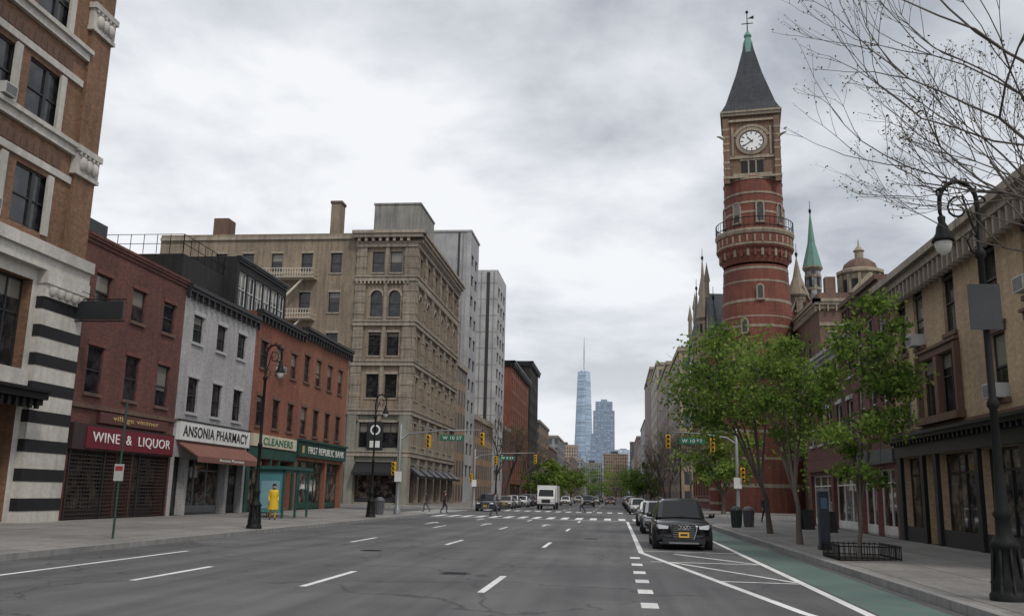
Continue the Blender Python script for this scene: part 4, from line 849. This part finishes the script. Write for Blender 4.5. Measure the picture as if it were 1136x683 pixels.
# ------------------------------------------------------------ trees
bark=M_stone('bark',(.12,.10,.085)); lf=[M_leaf('leaf_a',(.16,.24,.05)),M_leaf('leaf_b',(.10,.165,.034)),M_leaf('leaf_c',(.22,.29,.072)),M_leaf('leaf_d',(.06,.105,.026))]
def leaves(name,parent,pts,size,mats,w=None):
    n=len(pts); d=rng.normal(size=(n,3)); d/=np.linalg.norm(d,axis=1)[:,None]; e=rng.normal(size=(n,3)); e-= (e*d).sum(1)[:,None]*d; e/=np.linalg.norm(e,axis=1)[:,None]
    s=(size*(.6+.8*rng.random(n)))[:,None]; nrm=np.cross(d,e)
    a=pts; b_=pts+d*s*.5+e*s*.32+nrm*s*.1; c_=pts+d*s; d_=pts+d*s*.5-e*s*.32+nrm*s*.1
    v=np.stack([a,b_,c_,d_],1).reshape(-1,3); me=bpy.data.meshes.new(name); me.vertices.add(n*4); me.vertices.foreach_set('co',v.astype(np.float32).ravel())
    me.loops.add(n*4); me.loops.foreach_set('vertex_index',np.arange(n*4,dtype=np.int32)); me.polygons.add(n); me.polygons.foreach_set('loop_start',np.arange(0,n*4,4,dtype=np.int32)); me.polygons.foreach_set('loop_total',np.full(n,4,dtype=np.int32))
    for m in mats: me.materials.append(m)
    me.polygons.foreach_set('material_index',(w if w is not None else rng.integers(0,len(mats),n)).astype(np.int32)); me.update(calc_edges=True); return place(me,name,parent)
def leafy(label,base,cc,cr_,ncl,nleaf,ls,tr=.14,fork=.35,grp='street trees',mats=lf):
    rt=thing('tree',label,'tree',base,0,grp); base=Vector(base); C=Vector(cc)-base; mb=MB()
    f=Vector((C.x*.3,C.y*.3,C.z*fork)); mb.tube([(0,0,-.1),(f.x*.2,f.y*.2,f.z*.3),(f.x*.5+.05,f.y*.5,f.z*.65),tuple(f)],[tr*1.4,tr,tr*.85,tr*.75],9,bark)
    cl=[]
    while len(cl)<ncl:
        p=Vector([random.uniform(-1,1) for _ in range(3)])
        if .3<p.length<1.05: cl.append((Vector((p.x*cr_[0],p.y*cr_[1],p.z*cr_[2]))+C))
    allp=[];wt=[]
    mains=[]
    for k in range(6):
        a=k*pi/3+random.uniform(-.3,.3); q=C+Vector((cos(a)*cr_[0]*.45,sin(a)*cr_[1]*.45,random.uniform(-.3,.5)*cr_[2])); mid=(f+q)/2+Vector((0,0,-.1*cr_[2]))
        mb.tube([tuple(f-Vector((0,0,.2))),tuple(mid),tuple(q)],[tr*.6,tr*.4,tr*.22],6,bark); mains.append(q); mains.append(mid)
    for c in cl:
        m_=min(mains,key=lambda q:(q-c).length); md=(m_+c)/2+Vector((random.uniform(-.15,.15),random.uniform(-.15,.15),-.05)); mb.tube([tuple(m_),tuple(md),tuple(c)],[tr*.22,tr*.14,.008],4,bark,False)
        nn=int(nleaf/ncl*random.uniform(.4,1.6)); sg=random.uniform(.13,.28)*min(cr_)*.75
        pp=rng.normal(size=(nn,3))*sg*np.array([1.15,1.15,.7])+np.array(c); allp.append(pp)
        bright=random.random(); ww=rng.choice(4,nn,p=[.4,.15,.4,.05] if bright>.45 else [.25,.4,.03,.32]); wt.append(ww)
        for _ in range(3):
            e=c+Vector(rng.normal(size=3)*sg*1.6); mb.tube([tuple(c),tuple((c+e)/2+Vector((0,0,.05))),tuple(e)],[.012,.008,.004],3,bark,False)
    mb.obj('trunk',rt); leaves('crown',rt,np.concatenate(allp),ls,mats,np.concatenate(wt)); return rt
leafy('leafy green street tree with wide spreading crown',(7.1,44,.18),(5.6,42,6.9),(2.8,2.7,2.6),54,8600,.185,tr=.12)
leafy('leafy green street tree with forked trunk',(6.6,34.5,.18),(6.3,35,5.8),(1.7,1.8,2.0),30,4200,.155,tr=.10)
leafy('young bright green street tree in iron guard',(6.9,27.5,.18),(7.3,27.8,5.1),(1.4,1.4,2.9),50,7000,.14,tr=.06,fork=.3)
leafy('green garden tree beside the library',(10,88,.2),(10,88,5.5),(3.5,3.5,3.2),30,3500,.35,tr=.2)
leafy('green garden tree by the clock tower base',(20,84,.2),(20,84,6),(4.5,4.5,3.8),30,3500,.35,tr=.2)
def bare(label,base,h,spread,seed,lev=5,dirn=(0,0,1),rad=.16,bud=True,name='tree',first=None,seg=1.0,grp='budding bare trees',nmax=9999,budsz=.07,taper=.58):
    rnd=random.Random(seed); rt=thing(name,label,'tree',base,0,grp); mb=MB(); tips=[]; tw=MB()
    def grow(p,d,L,r_,k):
        pts=[p]; q=p.copy(); dd=d.copy(); n=3
        for i in range(n):
            dd=(dd+Vector((rnd.uniform(-1,1),rnd.uniform(-1,1),rnd.uniform(-.6,1)))*.2).normalized(); q=q+dd*L/n; pts.append(q.copy())
        (mb if k<3 else tw).tube([tuple(a) for a in pts],[r_,r_*.88,r_*.76,r_*.62],7 if k<2 else (5 if k<3 else 3),bark,False)
        if k>=lev: tips.append(pts[-1]); tips.append(pts[-2]); return
        nb=rnd.choice([2,3,3]) if k>0 else 4
        for i in range(nb):
            ax=Vector((rnd.uniform(-1,1),rnd.uniform(-1,1),rnd.uniform(-.35,.7))); nd=(dd+ax*spread).normalized()
            st=pts[-1] if i==0 or k==0 else pts[rnd.choice([2,3])]
            grow(st.copy(),nd,L*rnd.uniform(.62,.85),r_*taper,k+1)
    starts=first or [(Vector((0,0,0)),Vector(dirn),h*.3,rad)]
    for a,b_,c_,d_ in starts: grow(a,b_.normalized(),c_,d_,0 if not first else 1)
    if first: mb.tube([(0,0,-.2),(0,0,first[0][0].z*.5),tuple(first[0][0])],[rad*1.4,rad*1.1,rad*.9],10,bark)
    mb.obj('trunk',rt); tw.obj('twigs',rt)
    if bud and tips:
        P_=np.array([tuple(t) for t in tips]); P_=np.repeat(P_,2,0)+rng.normal(size=(len(P_)*2,3))*.03; leaves('buds',rt,P_,budsz,[M_leaf('bud',(.17,.16,.06)),bark])
    return rt
S0=Vector((0,0,4.9)); V=Vector
bare('budding plane tree with bare twigs reaching over the street',(9.3,13.8,.2),9,.6,4,lev=6,rad=.17,budsz=.045,taper=.6,first=[(S0,V((-1,.1,.5)),2.4,.06),(S0+V((0,0,.3)),V((-.8,-.2,.9)),2.6,.06),(S0,V((-.9,.5,.22)),2.4,.05),(S0+V((0,0,.6)),V((-.35,.1,1)),2.6,.06),(S0+V((0,0,.2)),V((-.75,.3,.6)),2.4,.05),(S0,V((-.9,.2,.12)),2.0,.04),(S0,V((.6,.2,.8)),2.2,.06)])
for i,(x,y,h,s) in enumerate([(7.3,108,10,3),(7.3,124,11,8),(7.5,141,10,12),(7.5,165,11,5),(-15.6,118,12,6),(-15.6,131,12,9),(-15.8,150,12,15),(8,190,10,3),(-15.8,175,12,4),(5.9+2,96,9,21)]):
    bare('bare budding street tree on the pavement',(x,y,.2),h,.6,s,lev=5,rad=.16,budsz=.14)
for i,(x,y,c,rr) in enumerate([(-16,200,5,4.5),(-16,235,6,5),(-16.5,280,6,5),(-16,330,6,6),(8.5,230,6,5),(8.5,290,6,5),(8,350,6,6),(-10,480,8,9),(0,520,9,10),(10,480,8,9),(-22,500,10,9),(-18,620,13,12),(4,640,13,12),(-6,700,14,13)]):
    leafy('distant green tree lining the avenue',(x,y,.1),(x,y,c),(rr,rr,rr*.8),16,1300,.7,tr=.25)
# ------------------------------------------------------------ vehicles
lightm=P('headlight_lens',(.65,.67,.7),.1,0,.1); redl=P('tail_lens',(.3,.01,.01),.2); plate=P('plate_orange',(.75,.42,.05),.5,0,.03); carglass=P('car_glass',(.012,.014,.016),.05,0,.0,spec=.35)
def wheel(root,x,y,r_,side):
    mb=MB(); mb.M=Matrix.Translation((x,y,r_))@Matrix.Rotation(R90*side,4,'Y'); mb.rev([(r_*.62,-.11),(r_*.93,-.11),(r_,-.07),(r_,.07),(r_*.93,.11),(r_*.64,.11),(r_*.62,.06)],0,0,22,rubber); w_=mb.obj('wheel',root)
    mb=MB(); mb.M=Matrix.Translation((x,y,r_))@Matrix.Rotation(R90*side,4,'Y'); mb.rev([(r_*.63,.02),(r_*.63,.1),(r_*.56,.1),(r_*.54,.05)],0,0,22,chrome,cap=False); mb.rev([(r_*.55,.03),(r_*.1,.03)],0,0,16,darkm)
    c_=mb.M
    for k in range(5): mb.M=c_@Matrix.Rotation(k*2*pi/5,4,'Z'); mb.box(-.03,.03,0,r_*.58,.05,.085,chrome)
    mb.M=c_; mb.rev([(.06,.05),(.05,.1)],0,0,8,chrome); mb.obj('rim',w_)
def car(label,loc,rz,colr,kind='suv',cname=None,grp='parked cars along the avenue',rings=False):
    L,W,H=dict(suv=(4.95,1.97,1.68),sedan=(4.7,1.84,1.46),van=(5.1,1.98,1.85),hatch=(4.2,1.8,1.52))[kind]
    pm=P('car_paint_'+cname,colr,.3,.0,.02,coat=.7,spec=.3)
    rt=thing('parked_car',label,'car',loc,rz,grp); hw=W/2; bz=.62*H if kind!='sedan' else .66*H
    bow=lambda x,t: .30*(min(1,abs(x)/hw))**3*max(0,1-t/.22)-.22*(min(1,abs(x)/hw))**3*max(0,(t-.85)/.15)
    st=[(0,.74,.36,.62),(.008,.86,.26,.78),(.03,.93,.22,.86),(.07,.97,.2,.91),(.14,.995,.2,.945),(.24,1,.2,.98),(.5,1,.2,1.0),(.78,1,.2,1.02),(.93,.98,.22,1.01),(.98,.94,.26,.93),(1,.86,.36,.75)]
    mb=MB(); vs=[];fs=[]
    sec=lambda h,zb,zt:[(-h*.86,zb),(-h*.97,zb+.1),(-h,zb+(zt-zb)*.35),(-h*.985,zb+(zt-zb)*.62),(-h*.945,zt-.09),(-h*.84,zt-.025),(-h*.45,zt+.012),(0,zt+.025)]
    for (t,f,zb,zt) in st:
        s_=sec(hw*f,zb,bz*zt); s_=s_+[(-x,z) for x,z in s_[-2::-1]]; vs+=[(x,t*L+bow(x,t),z) for x,z in s_]
    n=15
    for j in range(len(st)-1):
        for i in range(n): k=(i+1)%n; fs.append((j*n+i,(j+1)*n+i,(j+1)*n+k,j*n+k))
    fs.append(tuple(range(n))); fs.append(tuple(range((len(st)-1)*n,len(st)*n))[::-1]); mb.add(vs,fs,pm,True); 
    body=mb.obj('body',rt)
    sm=body.modifiers.new('s','SUBSURF'); sm.levels=1; sm.render_levels=2
    fx=.25 if kind!='sedan' else .28; rear={'suv':(.90,.985),'sedan':(.74,.90),'van':(.93,.99),'hatch':(.86,.97)}[kind]
    cs=[(fx,.90,.82,bz+.0),(fx+.13,.92,.74,H*.955),(fx+.17,.92,.70,H*.99),(fx+.30,.925,.71,H),(fx+.315,.925,.71,H),((rear[0]-.1),.92,.70,H*.985),(rear[0]-.085,.92,.70,H*.98),(rear[0],.915,.69,H*.955),(rear[1],.88,.78,bz+.01)]
    gv=MB(); rv=MB()
    def cy_(x,j,t): return t*L+(.16*(abs(x)/hw)**2 if j<2 else 0)
    S=[[(-hw*b_,cy_(hw*b_,i_,t),bz-.06),(-hw*tp,cy_(hw*tp,i_,t),z-.08 if i_ not in(0,8) else z),(-hw*tp+.15,cy_(hw*tp-.15,i_,t),z+.0),(0,t*L,z+.03),(hw*tp-.15,cy_(hw*tp-.15,i_,t),z),(hw*tp,cy_(hw*tp,i_,t),z-.08 if i_ not in (0,8) else z),(hw*b_,cy_(hw*b_,i_,t),bz-.06)] for i_,(t,b_,tp,z) in enumerate(cs)]
    for j in range(len(cs)-1):
        for i in range(6):
            q=[S[j][i],S[j][i+1],S[j+1][i+1],S[j+1][i]]
            if i in (0,5): g=j not in (3,5)
            elif i in (1,4): g=False
            else: g=j in (0,len(cs)-2)
            (gv if g else rv).add(q,[(0,1,2,3)],carglass if g else pm,True)
    rv.obj('roof',rt); gv.obj('window',rt)
    mb=MB(); mb.box(-hw*.72,hw*.72,-.02,.2,.22,.40,darkm); mb.box(-hw*.5,hw*.5,-.05,.1,.22,.27,steel)
    for s in (-1,1): mb.box(min(s*hw*.985,s*(hw+.012)),max(s*hw*.985,s*(hw+.012)),.1*L+.6,.75*L,.24,.34,darkm)
    mb.obj('bumper',rt)
    zg=bz*.60; mb=MB(); gw=hw*.42; gh=.25 if kind in('suv','van') else .16
    pts=[(-gw*1.05,zg+gh*.3),(-gw*.8,zg-gh),(gw*.8,zg-gh),(gw*1.05,zg+gh*.3),(gw*.92,zg+gh*.9),(-gw*.92,zg+gh*.9)]
    k=len(pts); mb.add([(x,-.03,z) for x,z in pts]+[(x,.2,z) for x,z in pts],[tuple(range(k))]+[(i,(i+1)%k,k+(i+1)%k,k+i) for i in range(k)],darkm)
    for a,b_ in zip(pts,pts[1:]+pts[:1]): mb.tube([(a[0],-.035,a[1]),(b_[0],-.035,b_[1])],.018,5,chrome)
    for z in np.linspace(zg-gh*.7,zg+gh*.7,6): mb.box(-gw*.85,gw*.85,-.045,-.03,z-.007,z+.007,steel)
    mb.obj('grille',rt)
    if rings:
        mb=MB()
        for k in range(4): mb.tube([(-.15+k*.1+.062*cos(t),-.06,zg+gh*.5+.062*sin(t)) for t in np.linspace(0,2*pi,13)],.011,4,chrome)
        mb.obj('emblem',rt)
    mb=MB(); mb.box(-.17,.17,-.065,-.05,zg-gh*.8,zg-gh*.8+.17,plate); mb.box(-.12,.12,-.068,-.0655,zg-gh*.8+.05,zg-gh*.8+.12,MATS['letter_black']); mb.obj('number_plate',rt)
    for s in (-1,1):
        hl=MB(); zc=zg+gh*.48; pp=[(.52*hw,.0,zc-.06),(.84*hw,.17,zc-.07),(.94*hw,.42,zc+.06),(.86*hw,.22,zc+.12),(.50*hw,.02,zc+.07)]
        hl.add([(s*x,y-.04,z) for x,y,z in pp]+[(s*x,y+.15,z) for x,y,z in pp],[(0,1,2,3,4)]+[(i,(i+1)%5,5+(i+1)%5,5+i) for i in range(5)],lightm); hl.tube([(s*x,y-.042,z) for x,y,z in pp+pp[:1]],.016,4,darkm); hl.obj('headlight',rt)
        hl=MB(); hl.add([(s*.55*hw,.0,.36),(s*.86*hw,.16,.38),(s*.88*hw,.18,.50),(s*.56*hw,.0,.44),(s*.55*hw,.2,.36),(s*.86*hw,.3,.38),(s*.88*hw,.3,.5),(s*.56*hw,.2,.44)],[(0,1,2,3),(0,4,5,1),(3,2,6,7)],darkm); hl.obj('air_intake',rt)
        mr=MB(); xm=s*(hw+.1); mr.rev([(.0,bz+.0),(.09,bz+.02),(.11,bz+.08),(.09,bz+.15),(.0,bz+.17)],xm,(fx+.06)*L,8,pm); mr.box(min(s*hw*.9,xm),max(s*hw*.9,xm),(fx+.06)*L-.03,(fx+.06)*L+.03,bz-.0,bz+.05,darkm); mr.obj('wing_mirror',rt)
        tl=MB(); tl.box(min(s*.6*hw,s*.88*hw),max(s*.6*hw,s*.88*hw),L-.25,L-.0,bz*.72,bz*.9,redl); tl.obj('tail_light',rt)
        if kind in('suv','van'): rl=MB(); rl.tube([(s*hw*.64,(fx+.2)*L,H+.0),(s*hw*.64,(fx+.22)*L,H+.05),(s*hw*.64,rear[0]*L-.3,H+.04),(s*hw*.64,rear[0]*L-.15,H-.02)],.016,5,steel); rl.obj('roof_rail',rt)
        for t in (.19,.80):
            r_=.37 if kind in('suv','van') else .33
            ar=MB(); ar.M=Matrix.Translation((s*(hw*.9),t*L,r_))@Matrix.Rotation(R90*s,4,'Y'); ar.rev([(r_+.07,-.1),(r_+.07,hw*.1+.012),(0,hw*.1+.011)],0,0,22,rubber); ar.obj('wheel_arch',rt)
            wheel(rt,s*(hw-.085),t*L,r_,s)
        for t0,t1 in ((.30,.52),(.53,.72)):
            hd=MB(); hd.box(min(s*hw*.99,s*(hw+.02)),max(s*hw*.99,s*(hw+.02)),t1*L-.3,t1*L-.12,bz*.82,bz*.85,chrome); hd.obj('door_handle',rt)
    return rt
suv=car('black sport utility car parked facing the camera with orange plate',(2.27,31.6,0),0,(.006,.007,.009),'suv','black',rings=True)
sil=car('silver hatchback parked behind the black car',(2.15,44.5,0),0,(.42,.43,.45),'hatch','silver')
whi=car('white sedan parked at the kerb',(2.2,55,0),0,(.62,.62,.62),'sedan','white')
dk=car('dark grey sport utility car near the far corner',(-12.5,88,0),0,(.03,.035,.045),'suv','charcoal')
tanc=car('beige sedan parked along the avenue',(-12.6,104,0),0,(.3,.27,.22),'sedan','beige')
redc=car('dark red hatchback parked on the avenue',(2.2,109,0),0,(.14,.015,.02),'hatch','dark_red')
K=[(sil,-12.7,112,'silver hatchback parked along the avenue'),(whi,-12.4,120,'white sedan parked along the avenue'),(dk,-12.6,128,None),(tanc,2.2,101,None),(whi,2.3,117,'white sedan parked along the avenue'),(suv,2.2,125,'black sport utility car parked further down'),(sil,2.2,133,None),(dk,2.3,141,None),(redc,-12.6,136,None),(tanc,2.2,150,None),(whi,2.2,158,None),
   (whi,-8.2,150,'white sedan driving up the avenue'),(dk,-4.2,138,'dark car driving up the avenue'),(tanc,-4.0,175,'beige sedan driving up the avenue'),(sil,-7.7,190,'silver hatchback driving up the avenue'),(redc,-1.0,170,'red hatchback driving up the avenue'),(suv,-4,215,None),(whi,-1.0,230,None),(sil,2.2,90,'silver hatchback parked past the crossing'),(suv,-12.6,144,None),(dk,2.2,168,None),(sil,2.2,178,None)]
for src,x,y,lab in K: copy_thing(src,(x,y,0),0,lab)
def truck(label,loc):
    rt=thing('delivery_truck',label,'truck',loc); wp=P('truck_white',(.62,.62,.61),.4,0,.06)
    mb=MB(); mb.box(-1.15,1.15,1.9,7.2,.8,2.75,wp); mb.obj('cargo_box',rt)
    mb=MB(); mb.poly_ex([(0,.45),(0,1.25),(.25,1.45),(.75,2.35),(1.8,2.4),(1.8,.45)],-1.0,1.0,wp); mb.obj('cab',rt)
    mb=MB(); mb.add([(-.88,.24,1.5),(.88,.24,1.5),(.8,.66,2.25),(-.8,.66,2.25)],[(0,1,2,3)],carglass); mb.obj('windscreen',rt)
    mb=MB(); mb.box(-.5,.5,-.03,0,.75,1.15,darkm); mb.obj('grille',rt); mb=MB(); mb.box(-1.02,1.02,-.08,0,.45,.65,darkm); mb.obj('bumper',rt)
    for s in (-1,1):
        mb=MB(); mb.box(min(s*.6,s*.92),max(s*.6,s*.92),-.04,0,.85,1.08,lightm); mb.obj('headlight',rt)
        for y in (.95,5.6): wheel(rt,s*.95,y,.42,s)
    return rt
truck('white box delivery truck heading toward the camera',(-8.0,106,0))
# ------------------------------------------------------------ people
def person(label,loc,rz,top,legs,hair=(.03,.02,.015),stride=.25,arm=.1,hgt=1.72):
    rt=thing('person',label,'person',loc,rz); s=hgt/1.72
    J={'pel':(0,0,.92),'sp':(0,.0,1.12),'ch':(0,0,1.32),'nk':(0,-.01,1.46),'hd':(0,-.03,1.56),'ht':(0,-.02,1.68),
       'sL':(.17,0,1.39),'eL':(.23,arm,1.13),'wL':(.22,arm*.2-.06,.90),'sR':(-.17,0,1.39),'eR':(-.23,-arm*.4+.05,1.13),'wR':(-.22,-arm-.05,.90),
       'hL':(.09,0,.88),'kL':(.10,-stride*.6,.50),'aL':(.10,-stride*.7+.05,.10),'tL':(.11,-stride*.7-.12,.04),'hR':(-.09,0,.88),'kR':(-.10,stride*.3,.49),'aR':(-.10,stride+.05,.12),'tR':(-.11,stride-.1,.04)}
    Rr={'pel':.15,'sp':.135,'ch':.16,'nk':.06,'hd':.095,'ht':.075,'sL':.075,'eL':.05,'wL':.032,'sR':.075,'eR':.05,'wR':.032,'hL':.1,'kL':.065,'aL':.042,'tL':.04,'hR':.1,'kR':.065,'aR':.042,'tR':.04}
    E=[('pel','sp'),('sp','ch'),('ch','nk'),('nk','hd'),('hd','ht'),('ch','sL'),('sL','eL'),('eL','wL'),('ch','sR'),('sR','eR'),('eR','wR'),('pel','hL'),('hL','kL'),('kL','aL'),('aL','tL'),('pel','hR'),('hR','kR'),('kR','aR'),('aR','tR')]
    ks=list(J); me=bpy.data.meshes.new('sk'); me.from_pydata([tuple(c*s for c in J[k]) for k in ks],[(ks.index(a),ks.index(b_)) for a,b_ in E],[])
    o=bpy.data.objects.new('tmp',me); COL.objects.link(o); o.modifiers.new('k','SKIN')
    for i,k in enumerate(ks): o.data.skin_vertices[0].data[i].radius=(Rr[k]*s,Rr[k]*s*(.72 if k in('pel','sp','ch') else 1))
    o.data.skin_vertices[0].data[0].use_root=True; ss=o.modifiers.new('u','SUBSURF'); ss.levels=2; ss.render_levels=2
    dg=bpy.context.evaluated_depsgraph_get(); dg.update(); bm=bpy.data.meshes.new_from_object(o.evaluated_get(dg)); bpy.data.objects.remove(o)
    vs=[tuple(v.co) for v in bm.vertices]; groups={0:[],1:[],2:[],3:[]}
    for p in bm.polygons:
        c=p.center; z=c.z/s
        g=2 if z>1.47 or (abs(c.x)>.17 and z<.93 and z>.6) else (3 if z<.11 else (1 if z<.88 and abs(c.x)<.19 else 0)); groups[g].append(tuple(p.vertices))
    skin=P('skin',(.42,.25,.18),.6,0,.05); tm=P('cloth_'+str(top),top,.85,0,.1); lm=P('cloth_'+str(legs),legs,.85,0,.1)
    me=bpy.data.meshes.new('body'); fs=sum((groups[g] for g in range(4)),[]); me.from_pydata(vs,[],fs)
    for mt in (tm,lm,skin,rubber): me.materials.append(mt)
    me.polygons.foreach_set('material_index',sum(([g]*len(groups[g]) for g in range(4)),[])); me.polygons.foreach_set('use_smooth',[True]*len(fs)); place(me,'body',rt)
    for sd,k in ((1,'wL'),(-1,'wR')):
        x,y,z=(c*s for c in J[k]); mb=MB(); mb.tube([(x,y,z+.02),(x,y-.005,z-.05),(x,y-.01,z-.09)],[.028,.036,.03],6,skin)
        for i,l in enumerate((.065,.075,.07,.055)): yy=y-.035+i*.019; mb.tube([(x,yy,z-.08),(x-sd*.01,yy-.003,z-.08-l*.6),(x-sd*.025,yy-.005,z-.08-l)],[.0095,.0085,.006],5,skin)
        mb.tube([(x,y-.03,z-.03),(x-sd*.01,y-.055,z-.06),(x-sd*.015,y-.06,z-.09)],[.012,.01,.007],5,skin); mb.obj('hand',rt)
    mb=MB(); mb.rev([(.085,1.6*s),(.105,1.66*s),(.09,1.73*s),(.04,1.765*s),(0,1.77*s)],0,.0,12,P('hair_'+str(hair),hair,.9)); mb.rev([(.04,1.5*s),(.08,1.56*s),(.09,1.64*s)],0,.045,10,MATS['hair_'+str(hair)]); mb.obj('hair',rt)
    mb=MB(); 
    for sx in (-1,1): mb.rev([(0,1.598*s),(.011,1.606*s),(0,1.614*s)],sx*.034,-.122*s,6,darkm)
    mb.tube([(0,-.12*s,1.6*s),(0,-.145*s,1.575*s),(0,-.12*s,1.568*s)],[.008,.014,.008],5,skin); mb.box(-.025,.025,-.126*s,-.115*s,1.535*s,1.543*s,P('lips',(.25,.09,.08),.6)); mb.obj('face',rt)
    return rt
p=person('person in bright yellow raincoat walking on the pavement',(-16.9,44.2,.21),.5,(.65,.42,.02),(.5,.34,.03),stride=.15)
mb=MB(); mb.rev([(.27,.5),(.25,.75),(.2,.95),(.19,1.15),(.215,1.32),(.16,1.42),(.07,1.47)],0,0,16,MATS['cloth_(0.65, 0.42, 0.02)']); mb.obj('raincoat',p)
person('pedestrian in dark coat crossing the side street',(-14.2,76,0),R90,(.02,.02,.025),(.03,.03,.04),stride=.3)
person('pedestrian in black jacket crossing the street',(-16.6,80,0),-R90,(.03,.03,.03),(.05,.06,.09),stride=.3)
person('pedestrian in dark clothes by the corner shops',(-17.5,93.5,.2),.4,(.06,.03,.03),(.02,.02,.03))
person('pedestrian with grey top on the crossing',(-9.2,70,0),R90,(.15,.15,.17),(.03,.04,.07),stride=.3)
person('pedestrian in white shirt on the far crossing',(-3.4,94,0),-R90,(.4,.4,.4),(.03,.04,.07),stride=.3)
person('pedestrian in dark coat at the library corner',(9.4,60,.25),.3,(.03,.03,.04),(.03,.03,.04))
